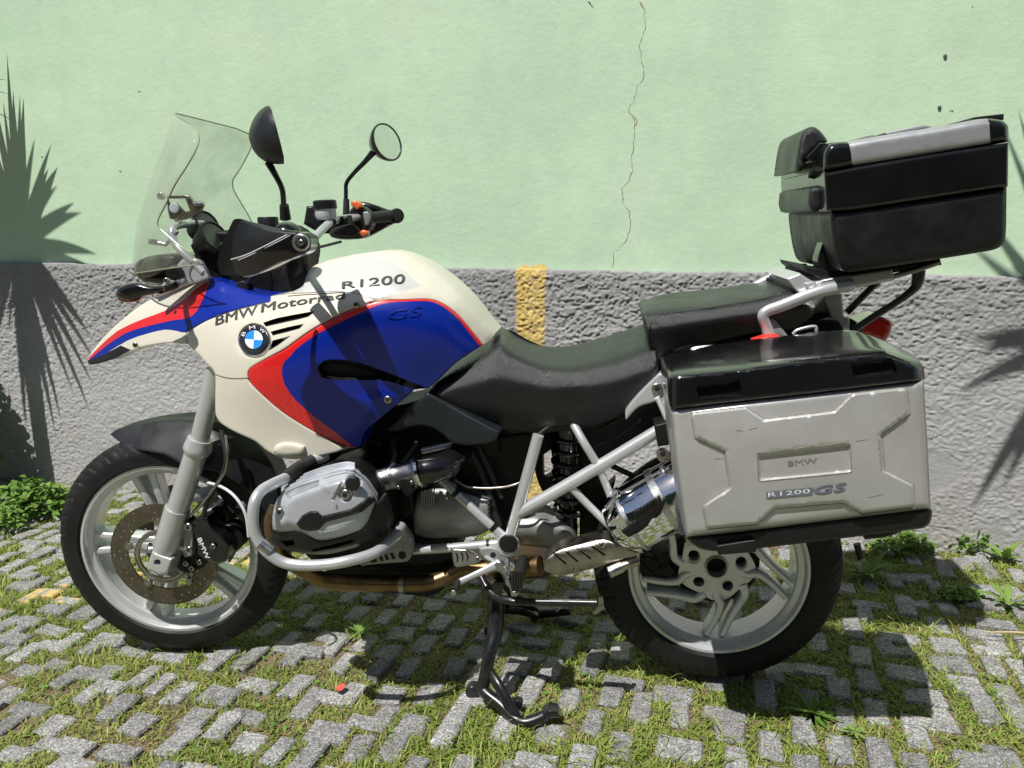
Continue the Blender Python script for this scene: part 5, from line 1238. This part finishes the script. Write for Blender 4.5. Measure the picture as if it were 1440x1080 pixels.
def mirror_copy(o, par, dx=0):
    me = o.data.copy()
    for q in me.vertices: q.co.y = -q.co.y; q.co.x += dx
    me.flip_normals(); c = bpy.data.objects.new(o.name.split('.')[0], me); COL.objects.link(c); c.parent = par
    for ch in list(o.children): mirror_copy(ch, c, dx)
    return c
mirror_copy(ST, BIKE)
tube('stand_cross_tube', [P(700, 845, .13), P(700, 845, .13) * 1 + Vector((0, .26, 0))], .014, 'powder')
TG = ptube('stand_tang', [(677, 812, .16), (686, 828, .18), (699, 840, .20), (716, 845, .215), (736, 846.5, .22), (790, 847, .23), (840, 848, .24)], 5.6, 'powder', seg=14); disc('tang_flange', 845, 848, .235, 3, .01, 'steel', TG)
relief('tang_plate', [(842, 840), (848, 841), (849, 856), (840, 863), (834, 864), (841, 855)], .245, 'steel', TG, back=.235, smooth=1)

# ---- cockpit
relief('cockpit_mass', [(268, 345), (290, 325), (325, 325), (360, 318), (405, 318), (432, 345), (430, 372), (436, 385), (430, 402), (404, 413), (380, 417), (352, 414), (325, 402), (300, 392), (282, 372)], .05, 'black', edge=(5, .01), back=-.05)
HL = relief('headlight', [(189, 385), (190, 372), (198, 364), (215, 359), (245, 356), (275, 362), (290, 385), (275, 395), (240, 402), (205, 398)], .08, 'gloss', edge=(8, .02), back=-.12)
relief('headlight_lens', [(196, 378), (204, 366), (225, 361), (246, 360), (238, 375), (215, 388), (200, 390)], .092, 'gauge', HL, edge=(4, .006), back=.07)
relief('screen_bracket', Z4((385, 262), (400, 245), (470, 160), (520, 95), (560, 80), (620, 98), (665, 185), (600, 210), (520, 230), (440, 262), (385, 285)), .115, 'silver', edge=(4, .006), back=.10)
disc('adjuster_knob', 249, 383, .118, 10, .024, 'plastic', seg=20); bolt(234, 394, .118, 3.5); bolt(225, 405, .125, 3)
IN = relief('turn_signal', Z4((186, 268), (196, 240), (215, 225), (250, 212), (300, 206), (360, 222), (420, 222), (437, 232), (436, 250), (405, 262), (330, 277), (290, 292), (250, 300), (208, 290)), .23, 'gloss', edge=(7, .016), double=.21)
relief('turn_signal_lens', Z4((190, 272), (215, 288), (250, 297), (290, 290), (330, 276), (300, 302), (240, 306), (204, 296)), .215, 'orange', IN, edge=(3, .005), double=.2)
ptube('turn_signal_arm', [(225, 408, .22), (238, 405, .15), (250, 400, .10)], 5, 'plastic', IN)
ptube('cockpit_tube', [(275, 314, -.02), (262, 315.5, .0), (250, 317.5, .05), (243, 323, .09), (242.5, 334, .10), (248, 345, .105), (258, 356, .11), (272, 369, .11), (286, 383, .11)], 5.2, 'silver', seg=14)
ptube('cockpit_tube', [(275, 314, -.02), (290, 314, -.06), (305, 320, -.10)], 5.2, 'silver', seg=14)
ptube('screen_strut', [(232, 345, .10), (240, 337, .10), (250, 325, .09)], 2.6, 'steel'); disc('screen_nut', 221, 341, .10, 4, .02, 'alu', ax=(-.8, -.5, .2)); ptube('screen_strut', [(221, 341, .1), (234, 344, .1)], 3, 'alu')
SB = relief('screen_clamp', ZM((405, 655), (430, 700), (470, 695), (520, 745), (530, 765), (470, 815), (425, 805), (412, 740)), .06, 'steel', edge=(2, .003), back=.055)
relief('clamp_plate', ZM((520, 640), (555, 650), (590, 700), (640, 690), (655, 710), (640, 745), (590, 790), (480, 820), (455, 825), (500, 770), (560, 745)), .03, 'steel', SB, edge=(2, .003), back=.02)
ptube('clamp_rod', [(236, 277, .05), (262, 277, .02)], 2.2, 'steel', SB); disc('clamp_washer', 246, 292.5, .065, 7, .006, 'cup', SB); ptube('clamp_sleeve', [(272, 288, .04), (284, 287, .03)], 4.5, 'alu', SB); disc('clamp_nut', 228, 276, .07, 5, .01, 'bolt', SB)
for (px, py, v, r_) in ((301, 334, .055, .040), (290, 316, -.05, .036)):
    c = P(px, py, v); ax = Vector((.86, -.28, .42)).normalized()
    G = lathe('gauge', [(0, -.05), (r_ * .7, -.05), (r_, -.015), (r_ + .004, .0), (r_ + .004, .006), (r_ - .001, .009), (r_ - .003, .004), (0, .004)], c, ax, 'plastic', seg=36)
    lathe('gauge_face', [(0, .0045), (r_ - .0035, .0045), (r_ - .0035, .0055), (0, .0062)], c, ax, 'gauge', G, 36)
    ptube('gauge_mount', [(px + 4, py + 8, v), (px + 12, py + 30, v * .5)], 9, 'black', G)
# windscreen: a curved sheet between traced edge and centre curves
near = [(284, 371, .20), (262, 353, .20), (240, 335, .19), (225, 321, .18), (221.5, 313, .178), (226, 301, .178), (234, 286, .185), (246, 260, .20), (262, 235, .21), (275, 212, .21), (280, 195, .195), (277, 183, .17), (268, 174, .13)]
far = [(366, 338, -.19), (352, 308, -.19), (340, 287, -.185), (330, 270, -.18), (327, 260, -.18), (328, 252, -.18), (334, 243, -.185), (343, 228, -.20), (352, 210, -.21), (356, 200, -.205), (355, 194, -.19), (349, 188, -.16), (330, 180, -.12)]
cent = [(197, 384, 0), (197, 370, .0), (199, 355, .0), (202, 340, .0), (205, 325, 0), (210, 305, .0), (217, 280, .0), (227, 250, 0), (238, 220, 0), (248, 192, 0), (253, 175, 0), (254, 166, 0), (254.5, 161, 0)]
A2, _ = crom([P(*q) for q in near], 4); B2, _ = crom([P(*q) for q in cent], 4); C2, _ = crom([P(*q) for q in far], 4); nS = 28
V = []; F = []; nr = len(A2)
for i in range(nr):
    b_ = B2[i]
    for k in range(nS + 1):
        s_ = -1 + 2 * k / nS; a = A2[i] if s_ > 0 else C2[i]; v = -a.y * abs(s_); f = s_ * s_ * (.75 + .25 * s_ * s_)
        V.append((b_.x + (a.x - b_.x) * f, -v, b_.z + (a.z - b_.z) * f))
for i in range(nr - 1):
    for k in range(nS): j = i * (nS + 1) + k; F.append((j, j + 1, j + nS + 2, j + nS + 1))
WS = link('windscreen', V, F, 'screen', BIKE)
md = WS.modifiers.new('thick', 'SOLIDIFY'); md.thickness = .0035; md.offset = 0
rim_ = [V[i * (nS + 1) + nS] for i in range(nr)] + [V[(nr - 1) * (nS + 1) + k] for k in range(nS - 1, -1, -1)] + [V[i * (nS + 1)] for i in range(nr - 2, -1, -1)] + [V[k] for k in range(0, nS + 1)]
tube('screen_rim', rim_, .0018, 'edge', WS, n=1, seg=6, caps=False)
# mirrors
MV = rbf([(375, 149, .42), (355, 180, .42), (352, 205, .42), (370, 228, .42), (397, 230, .43), (385, 190, .45), (372, 185, .47), (372, 205, .465)])
MARC = np.array(smoothpoly(ZM((1098, 42), (1075, 44), (1040, 68), (1005, 108), (975, 165), (962, 215), (960, 262), (985, 335), (1030, 390), (1085, 425), (1150, 437), (1197, 436), (1150, 437), (1085, 425), (1030, 390), (985, 335), (960, 262), (962, 215), (975, 165), (1005, 108), (1040, 68), (1075, 44)), 1))
MDOME = lambda x, y: .42 + .055 * np.sqrt(np.clip(1 - (1 - np.clip(pdist(np.stack([x, y], 1), MARC) / 34, 0, 1)) ** 2, 0, 1))
MI = relief('mirror', ZM((960, 262), (962, 215), (975, 165), (1005, 108), (1040, 68), (1075, 44), (1098, 42), (1115, 75), (1150, 200), (1196, 385), (1197, 436), (1150, 437), (1085, 425), (1030, 390), (985, 335)), MDOME, 'fender', edge=(0, 0), double=.42, dents=[(ZM(*z), .004, 1.6) for z in ([(1050, 105), (1078, 108), (1078, 118), (1052, 115)], [(1035, 140), (1085, 148), (1083, 160), (1037, 150)], [(1025, 170), (1075, 185), (1073, 195), (1027, 180)], [(1030, 205), (1105, 215), (1103, 226), (1032, 217)])])
ptube('mirror_stem', [(377, 228, .42), (389.5, 250, .42), (397, 267, .415), (399, 288, .41), (401, 306, .40)], [5.5, 4.2, 4, 4, 4], 'gloss', MI, seg=12); ptube('stem_boot', [(399.5, 288, .41), (401.5, 308, .40)], [6.5, 8], 'rub2', MI, seg=14)
c = P(544, 200, -.42); n_ = Vector((.87, -.49, -.06)).normalized(); r_ = 27.5 * dep(c)
V, F = lathe_data([(0, -.060), (r_ * .3, -.056), (r_ * .6, -.042), (r_ * .82, -.024), (r_ * .94, -.010), (r_ * .985, .0), (r_ * .97, .004), (r_ * .90, .0042), (r_ * .88, .002)], (0, 0, 0), (0, 0, 1), 40)
T3 = Matrix.Translation(c) @ Matrix.Rotation(radians(20), 4, Vector((0, -1, 0))) @ n_.to_track_quat('Z', 'X').to_matrix().to_4x4()
def squash(V): return [T3 @ Vector((q.x, q.y, q.z)) for q in V]
MI2 = link('mirror', squash(V), F, 'gloss', BIKE); V, F = lathe_data([(r_ * .89, .0022), (r_ * .5, .0026), (0, .0028)], (0, 0, 0), (0, 0, 1), 40); link('mirror_glass', squash(V), F, 'mirror', MI2)
ptube('mirror_stem', [(525, 214, -.42), (513, 227.5, -.42), (498, 243, -.42), (487.5, 257, -.415), (486.5, 272, -.41), (486.5, 300, -.40)], [5, 3.6, 3, 3, 3, 3], 'gloss', MI2, seg=12); ptube('stem_boot', [(487, 280, -.40), (487, 304, -.395)], [4.2, 5], 'rub2', MI2, seg=12)
# handlebar and controls
HB = ptube('handlebar', [(424, 342, .44), (420, 345, .30), (418, 352, .10), (432, 345, .0), (439, 338, -.08), (452, 324, -.16), (463, 314, -.21), (473, 310, -.24), (492, 306.5, -.30), (520, 306, -.38)], [5, 5, 5.5, 5.8, 5.8, 5.8, 5.6, 5.4, 5.2, 4.6], 'silver', seg=14)
ptube('bar_band', [(465, 313, -.215), (467.5, 312, -.225)], 6.6, 'black', HB)
ptube('grip', [(519, 307, -.38), (535, 305, -.42), (553, 303.5, -.47)], [8.2, 8, 8], 'rub2', HB, seg=16); disc('bar_end_weight', 557, 303.5, -.47, 10.5, .018, 'rub2', HB, ax=(.35, -.9, 0))
ptube('grip', [(424, 341, .44), (412, 346, .36), (400, 352, .28)], 9, 'rub2', HB, seg=16)
sw = relief('switch_cluster', ZR((440, 760), (460, 730), (520, 720), (570, 760), (590, 840), (570, 880), (520, 890), (470, 850), (445, 820)), -.33, 'plastic', edge=(4, .01), back=-.38)
relief('switch_panel', ZR((530, 760), (560, 755), (578, 800), (570, 850), (545, 850), (535, 800)), -.325, 'case', sw, edge=(2, .003), back=-.34)
relief('starter_button', ZR((447, 690), (480, 682), (520, 705), (525, 725), (490, 745), (455, 718)), -.32, 'orange', sw, edge=(3, .005), back=-.34); relief('indicator_button', ZR((497, 895), (530, 880), (568, 890), (565, 915), (530, 930)), -.32, 'orange', sw, edge=(3, .005), back=-.34)
relief('hand_guard', ZR((300, 905), (330, 870), (440, 800), (450, 740), (490, 690), (550, 692), (640, 720), (700, 742), (770, 745), (790, 790), (760, 825), (700, 855), (610, 905), (540, 935), (470, 944), (380, 944), (320, 930)), -.475, 'gloss', edge=(6, .012), back=-.50)
relief('master_cylinder', ZR((150, 720), (190, 718), (205, 770), (300, 800), (430, 780), (440, 840), (330, 870), (300, 905), (240, 900), (180, 870), (130, 840)), -.24, 'plastic', edge=(4, .008), back=-.28)
c = P(458, 300, -.22); r_ = 15 * dep(c)
RS = lathe('brake_fluid_cup', [(0, -.018), (r_ * .8, -.018), (r_ * .98, -.008), (r_ * .98, .012), (0, .012)], c, (-.03, 0, 1), 'cup', seg=30); lathe('cup_cap', [(0, .012), (r_ * 1.08, .012), (r_ * 1.1, .018), (r_ * 1.08, .034), (r_ * .95, .037), (0, .037)], c, (-.03, 0, 1), 'plastic', RS, 30)
c = P(377, 312, .12); r_ = 14 * dep(c); lathe('clutch_fluid_cap', [(0, -.02), (r_, -.02), (r_ * 1.03, .008), (r_ * .95, .012), (0, .012)], c, (0, 0, 1), 'plastic', seg=28)
c = P(405, 322, .16); r_ = 20 * dep(c); CL = lathe('steering_clamp', [(0, -.03), (r_, -.03), (r_ * 1.0, -.01), (r_ * .85, .004), (r_ * .5, .012), (0, .014)], c, (.25, -.35, .9), 'gloss', seg=32)
ptube('clutch_line', [(400, 350, .1), (440, 349, .0), (479, 340, -.2)], 2., 'rub2')
ptube('handlebar_riser', [(420, 348, .05), (424, 366, .04), (418, 385, .03)], [11, 12, 12], 'black'); ptube('bar_cable', [(396, 385, .08), (400, 372, .10), (405, 360, .10)], 2.5, 'rub2'); ptube('bar_cable', [(346, 402, .09), (358, 385, .12), (372, 380, .10)], 3., 'rub2')
disc('horn', 348, 403, .07, 9, .03, 'black')
gvn = rbf([(316, 357, .40), (333, 309, .41), (380, 321, .45), (432, 327, .47), (438, 345, .47), (400, 368, .46), (350, 389, .43), (318, 386, .41), (360, 350, .475), (345, 330, .455), (400, 345, .485), (330, 370, .44)])
GD = relief('hand_guard', [(314, 370), (316, 355), (321, 335), (333, 309), (339, 307.5), (380, 320.5), (410, 325), (426, 327), (435, 332), (438, 341), (436, 351), (428, 357), (400, 368), (375, 380), (350, 389.5), (332, 388), (317, 385)], gvn, 'plastic', edge=(4, .01), back=.425, step=4, zones=[('gloss', [(312, 372), (322, 366), (350, 357), (405, 332), (425, 325), (442, 340), (430, 360), (375, 384), (350, 392), (315, 388)])], zsm=0)
seam([(318, 367), (345, 359), (375, 345), (404, 330)], gvn, .9, 'guard_edge', GD, 'cup'); seam([(335, 366), (352, 359), (385, 343), (408, 331)], gvn, .6, 'guard_edge', GD, 'cup')
BE = disc('bar_end_ring', 424, 341, .485, 12, .008, 'alu', GD, seg=32); disc('bar_end_plug', 424, 341, .4935, 9, .003, 'dark', GD, seg=32); bolt(424, 341, .496, 4.2, GD)
ptube('brake_lever', [(330, 384, .40), (350, 386, .38), (395, 372, .32)], 3, 'powder')

# ---- tail, rack, tail light
RK = ptube('grab_rail', [(1082, 474, .15), (1078, 460, .15), (1073, 445, .155), (1080, 437, .155), (1100, 430, .155), (1150, 411, .15), (1200, 400, .14)], [9, 8, 8, 8, 8.5, 9, 8], 'silver', seg=14, flat=.8)
ptube('grab_rail', [(1060, 402, -.14), (1090, 389, -.15), (1115, 386, -.15), (1135, 395, -.14)], [5, 7, 8, 8], 'silver', RK, seg=12)
relief('rack_foot', [(1075, 442), (1088, 448), (1100, 462), (1110, 475), (1084, 476)], .145, 'case', RK, edge=(3, .005), back=.12)
relief('luggage_plate', [(1105, 392), (1125, 384), (1145, 396), (1165, 392), (1255, 378), (1257, 394), (1200, 406), (1160, 416), (1135, 424), (1120, 410)], .135, 'silver', RK, edge=(3, .005), back=-.13, dents=[([(1130, 398), (1146, 394), (1152, 404), (1135, 410)], -.006, 3)])
relief('rack_post', ZS((905, 255), (995, 240), (1005, 345), (1030, 350), (1030, 405), (880, 420), (840, 370), (940, 345)), .07, 'silver', RK, edge=(3, .006), back=-.07)
ptube('rack_stay', [(1292, 380, .09), (1290, 396, .09), (1284, 407, .09), (1262, 424, .085), (1232, 443, .08), (1200, 464, .08)], [9, 8, 6, 5, 5, 5], 'powder', seg=10); ptube('rack_stay', [(1238, 392, -.09), (1222, 408, -.09), (1190, 440, -.08)], [5, 5, 5], 'powder', seg=10)
relief('tail_fairing', ZS((600, 440), (700, 420), (850, 330), (1030, 350), (1100, 400), (1050, 440), (700, 460), (400, 520), (300, 520)), .06, 'black', edge=(4, .008), back=-.08)
relief('tail_light', ZS((1040, 385), (1100, 360), (1170, 342), (1215, 358), (1226, 380), (1215, 430), (1190, 466), (1110, 440), (1050, 410)), -.02, 'lens', edge=(5, .015), back=-.14)
relief('lock_panel', ZS((0, 780), (60, 700), (150, 610), (185, 600), (190, 700), (140, 735), (60, 760), (0, 820)), .17, 'silver', edge=(3, .004), back=.13); LK = disc('lock_cylinder', 924, 546.5, .172, 8, .005, 'alu', seg=24); disc('key_slot', 924, 546.5, .178, 4, .0008, 'dark', LK)
ptube('indicator_stalk', [(1205, 765, .02), (1210, 785, .02)], [5, 4], 'plastic')
for q in ((1092, 479), (1056, 487)): pass
relief('case_handle', ZS((585, 455), (650, 435), (705, 432), (718, 440), (700, 462), (590, 478)), .20, 'redplastic', edge=(2, .004), back=.16)
ptube('case_hook', [(970, 498, .2), (975, 490, .2), (1003, 487, .2), (1006, 492, .2)], 2.2, 'alu'); ptube('case_hook', [(1115, 470, .18), (1122, 464, .18), (1145, 459, .18), (1148, 466, .18)], 2.4, 'silver')
relief('case_mount', [(920, 598), (943, 592), (945, 625), (925, 628)], .22, 'black', edge=(3, .005), back=.15); ptube('case_mount_strut', [(925, 560, .17), (938, 590, .19)], 4, 'silver')

# ---- side case (pannier)
PVt = .47
PAN = emp('side_case', BIKE); PAN['label'] = 'silver aluminium side case with black lid'
pan_ol = [(942, 574), (1000, 567), (1100, 556), (1200, 544.5), (1299, 533), (1304, 620), (1309, 716), (1200, 729), (1100, 741), (1000, 752.5), (964, 757), (956, 700), (948, 640)]
pv = rbf([(x, y, PVt - .004) for x, y in pan_ol] + [(1020, 650, PVt + .004), (1120, 640, PVt + .006), (1230, 630, PVt + .004)])
E1 = ZP((245, 345), (510, 315), (600, 375), (935, 335), (1020, 250), (1285, 220), (1303, 350), (1165, 450), (1180, 620), (1320, 690), (1325, 803), (1070, 835), (980, 780), (650, 808), (565, 885), (320, 907), (300, 790), (432, 705), (405, 530), (262, 465))
E2 = ZP((565, 538), (1000, 487), (1015, 500), (1022, 625), (1008, 633), (580, 675), (570, 660))
relief('case_shell', pan_ol, pv, 'pann', PAN, edge=(11, .022), back=.215, step=5, keep=25, ang=52, dents=[(E1, -.009, 4), (E2, .008, 3.5)])
for e_, f_o in ((E1, .0005), (E2, .009)):
    e_ = smoothpoly(e_, 1, 25); V_, F_ = tube_data([Vector(Pn(x, y, pv(np.array([x]), np.array([y]))[0] + f_o)) for x, y in resample(e_, 8) + e_[:1]], .0010, 1, 5); link('groove_grime', V_, F_, 'grime', PAN)
lidv = bands((.21, [(938, 499), (985, 488), (1060, 478), (1150, 467.5), (1195, 464), (1245, 474), (1302, 497)]), (.43, [(938, 522), (975, 519), (1035, 514), (1180, 496), (1240, 491), (1302, 511)]), (.466, [(938, 530), (975, 527), (1035, 521), (1180, 503), (1240, 498), (1302, 519)]), (.474, [(938, 573), (1100, 556), (1299, 533)]))
lid0 = lidv
def lidv(x, y):
    x = np.asarray(x, float); k = np.clip(np.maximum((956 - x) / 18, (x - 1279) / 22), 0, 1); return lid0(x, y) - .045 * (1 - np.sqrt(np.clip(1 - k * k, 0, 1)))
lidv.lines = lid0.lines
def lpoly(*z): return ZP(*z)
relief('case_lid', [(943, 575.5), (939, 555), (938, 528), (940, 514), (948, 504), (962, 497), (985, 489), (1020, 484), (1060, 478.5), (1110, 472.5), (1150, 468), (1195, 465), (1215, 469), (1245, 480), (1272, 492), (1290, 504), (1299, 518), (1301, 534), (1200, 546), (1100, 557.5), (1000, 568.5)], lidv, 'gloss', PAN, edge=(4, .006), back=.20, step=5, keep=30,
       dents=[(lpoly((268, 212), (480, 180), (493, 258), (480, 268), (285, 278)), .016, 4), (lpoly((1015, 108), (1215, 78), (1248, 152), (1200, 160), (1030, 180)), .016, 4), (lpoly((520, 95), (880, 45), (905, 85), (545, 135)), -.004, 3), (lpoly((240, 95), (410, 75), (415, 100), (235, 108)), -.005, 3)])
relief('case_foot', ZP((192, 930), (350, 935), (700, 893), (1395, 800), (1410, 818), (1400, 870), (1365, 900), (1100, 935), (560, 1000), (380, 1012), (290, 1000), (235, 960)), .455, 'plastic', PAN, edge=(6, .012), back=.21, keep=40, dents=[(ZP((370, 950), (540, 930), (555, 960), (375, 985)), .006, 3)])
relief('case_latch', ZP((362, 985), (550, 955), (565, 965), (560, 1015), (380, 1030)), .46, 'plastic', PAN, edge=(3, .005), back=.40); relief('case_latch', ZP((1090, 915), (1270, 885), (1262, 920), (1180, 945), (1085, 955)), .44, 'plastic', PAN, edge=(3, .005), back=.38)
letters('case_badge', 'R1200', pv, 'bwhite', PAN, off=.0112, p0=ZP((618, 750))[0], p1=ZP((818, 731))[0], h0=6.2, h1=6.2, shear=.1, space=1.1)
bp_ = ZP((610, 728), (840, 705), (828, 738), (610, 758)); decal('badge_panel', [[bp_[0], bp_[3], bp_[2], bp_[1]]], lambda x, y: pv(x, y) + .0098, 'inkblue', PAN)
letters('case_badge', 'GS', pv, 'inkblue', PAN, off=.0108, fat=.8, p0=ZP((836, 740))[0], p1=ZP((985, 722))[0], h0=11.5, h1=12, shear=.5)
letters('case_emboss', 'BMW', pv, 'case', PAN, off=.0022, fat=.25, p0=ZP((715, 602))[0], p1=ZP((855, 585))[0], h0=7.5, h1=7.5)
for q in range(9):
    x, y = ZP((1150 + (q % 2) * 5 + q * 1.5, 480 + q * 17))[0]; disc('wear_mark', x, y, PVt + .0125, .7, .0006, 'ink', PAN, seg=6)
# ---- top case
TC = emp('top_case', BIKE); TC['label'] = 'black top case with silver band and backrest pad'
tcv = lambda x, y: .215 + 0 * x
relief('top_case_shell', ZT((385, 612), (376, 640), (395, 800), (420, 905), (450, 940), (500, 943), (800, 900), (1250, 828), (1310, 805), (1338, 755), (1343, 640), (1345, 475), (900, 540)), tcv, 'plastic', TC, edge=(11, .022), back=-.215, step=7, keep=60)
relief('top_case_band', ZT((345, 388), (365, 398), (500, 372), (900, 305), (1355, 235), (1352, 475), (900, 545), (500, 605), (380, 616), (355, 600)), .223, 'gloss', TC, edge=(5, .008), back=-.223, step=7, keep=40)
relief('top_case_lid', ZT((340, 386), (342, 300), (358, 262), (385, 240), (430, 232), (472, 230), (700, 190), (1000, 143), (1160, 112), (1240, 104), (1310, 112), (1340, 128), (1355, 155), (1357, 232), (900, 304), (500, 370), (365, 394)), .222, 'gloss', TC, edge=(9, .020), back=-.222, step=6, keep=60,
       zones=[('satin', ZT((470, 225), (700, 180), (1000, 133), (1232, 92), (1250, 130), (1256, 238), (900, 300), (500, 372), (494, 300), (484, 250)))], zsm=0)
relief('lid_strip', ZT((488, 226), (560, 205), (618, 192), (622, 202), (520, 222)), .16, 'satin', TC, edge=(2, .003), back=-.16); relief('lid_strip', ZT((675, 182), (880, 140), (940, 148), (700, 190)), .16, 'satin', TC, edge=(2, .003), back=-.16)
relief('lid_hinge', ZT((1150, 104), (1165, 97), (1325, 78), (1330, 82), (1328, 112), (1240, 108)), .10, 'plastic', TC, edge=(1.5, .003), back=-.16)
relief('back_pad', ZT((183, 392), (192, 320), (205, 240), (225, 180), (255, 155), (290, 150), (325, 172), (352, 205), (366, 228), (340, 250), (300, 275), (262, 310), (240, 335), (255, 372), (215, 392)), .12, 'leather', TC, edge=(7, .022), back=-.13, step=5)
relief('pad_bracket', ZT((245, 320), (300, 260), (325, 235), (360, 240), (400, 232), (360, 262), (330, 300), (290, 335), (262, 335)), .135, 'gloss', TC, edge=(2, .004), back=.06)
relief('lower_pad', ZT((262, 490), (290, 472), (330, 475), (352, 500), (350, 560), (340, 600), (300, 616), (268, 608), (255, 560)), .16, 'leather', TC, edge=(7, .02), back=-.17, step=5)
for q in ((1138, 245, .13), (1141, 241, .15)): ptube('pad_bolt', [(q[0], q[1], q[2]), (q[0] + 8, q[1] + 2, q[2])], 5, 'black', TC)
relief('front_strap', ZT((310, 905), (318, 840), (345, 762), (365, 768), (372, 830), (398, 905), (420, 940), (350, 950)), .11, 'gloss', TC, edge=(3, .004), back=.06); relief('front_strap', ZT((255, 855), (262, 800), (285, 735), (305, 740), (312, 800), (330, 870), (300, 890)), -.07, 'gloss', TC, edge=(3, .004), back=-.12)
relief('case_base', ZT((230, 905), (330, 925), (430, 945), (700, 915), (980, 872), (990, 905), (900, 920), (720, 950), (500, 990), (330, 985), (240, 930)), .12, 'plastic', TC, edge=(3, .005), back=-.14)
relief('base_rail', ZT((700, 965), (850, 925), (985, 880), (975, 905), (860, 945), (720, 985)), .13, 'case', TC, edge=(2, .003), back=.11); ptube('base_latch', [ZT((330, 1000))[0] + (.14,), ZT((405, 985))[0] + (.14,)], 4, 'alu', TC); ptube('base_hinge', [ZT((150, 925))[0] + (-.05,), ZT((240, 920))[0] + (-.0,)], 6, 'plastic', TC)

sr = random.Random(4)
for k in range(6):   # fine scratches on the case face
    x = sr.uniform(985, 1270); y = sr.uniform(590, 725); l = sr.uniform(6, 26); a_ = sr.uniform(-.35, .2)
    pv_ = pv(np.array([x]), np.array([y]))[0] + (.0100 if pip(np.array([[x, y]]), E1)[0] and not pip(np.array([[x, y]]), E2)[0] else .0012)
    V_, F_ = tube_data([P(x, y, pv_), P(x + l * cos(a_), y + l * sin(a_), pv_)], .00035, 1, 4); link('scratch', V_, F_, 'grime', PAN)
for x, y in ZE((470, 300), (560, 275), (300, 372)): seam([(x, y), (x + 26, y - 7)], covv, .6, 'cover_rib', HEAD, 'headcov', .001)
for k in range(4):
    q = ZE((250 + 8 * k, 388 + 9 * k), (330 + 8 * k, 348 + 9 * k), (450, 312 + 10 * k)); seam(q, covv, .8, 'cover_rib', HEAD, 'case', .0006)

seam([(303, 526), (316, 530.5), (333, 532), (351, 531)], BODY, .8, 'panel_crease', FAIR, 'grime', .0002)
seam(Z4((1060, 275), (1150, 268), (1250, 262), (1345, 256)), BODY, .6, 'panel_gap', FAIR, 'dark', .001)

# keep the tree thing > part > sub-part: anything deeper moves up one level (all parts share the bike's frame)
def depth_of(o):
    d = 0
    while o.parent: o = o.parent; d += 1
    return d
for o in list(COL.objects):
    while depth_of(o) > 2: o.parent = o.parent.parent
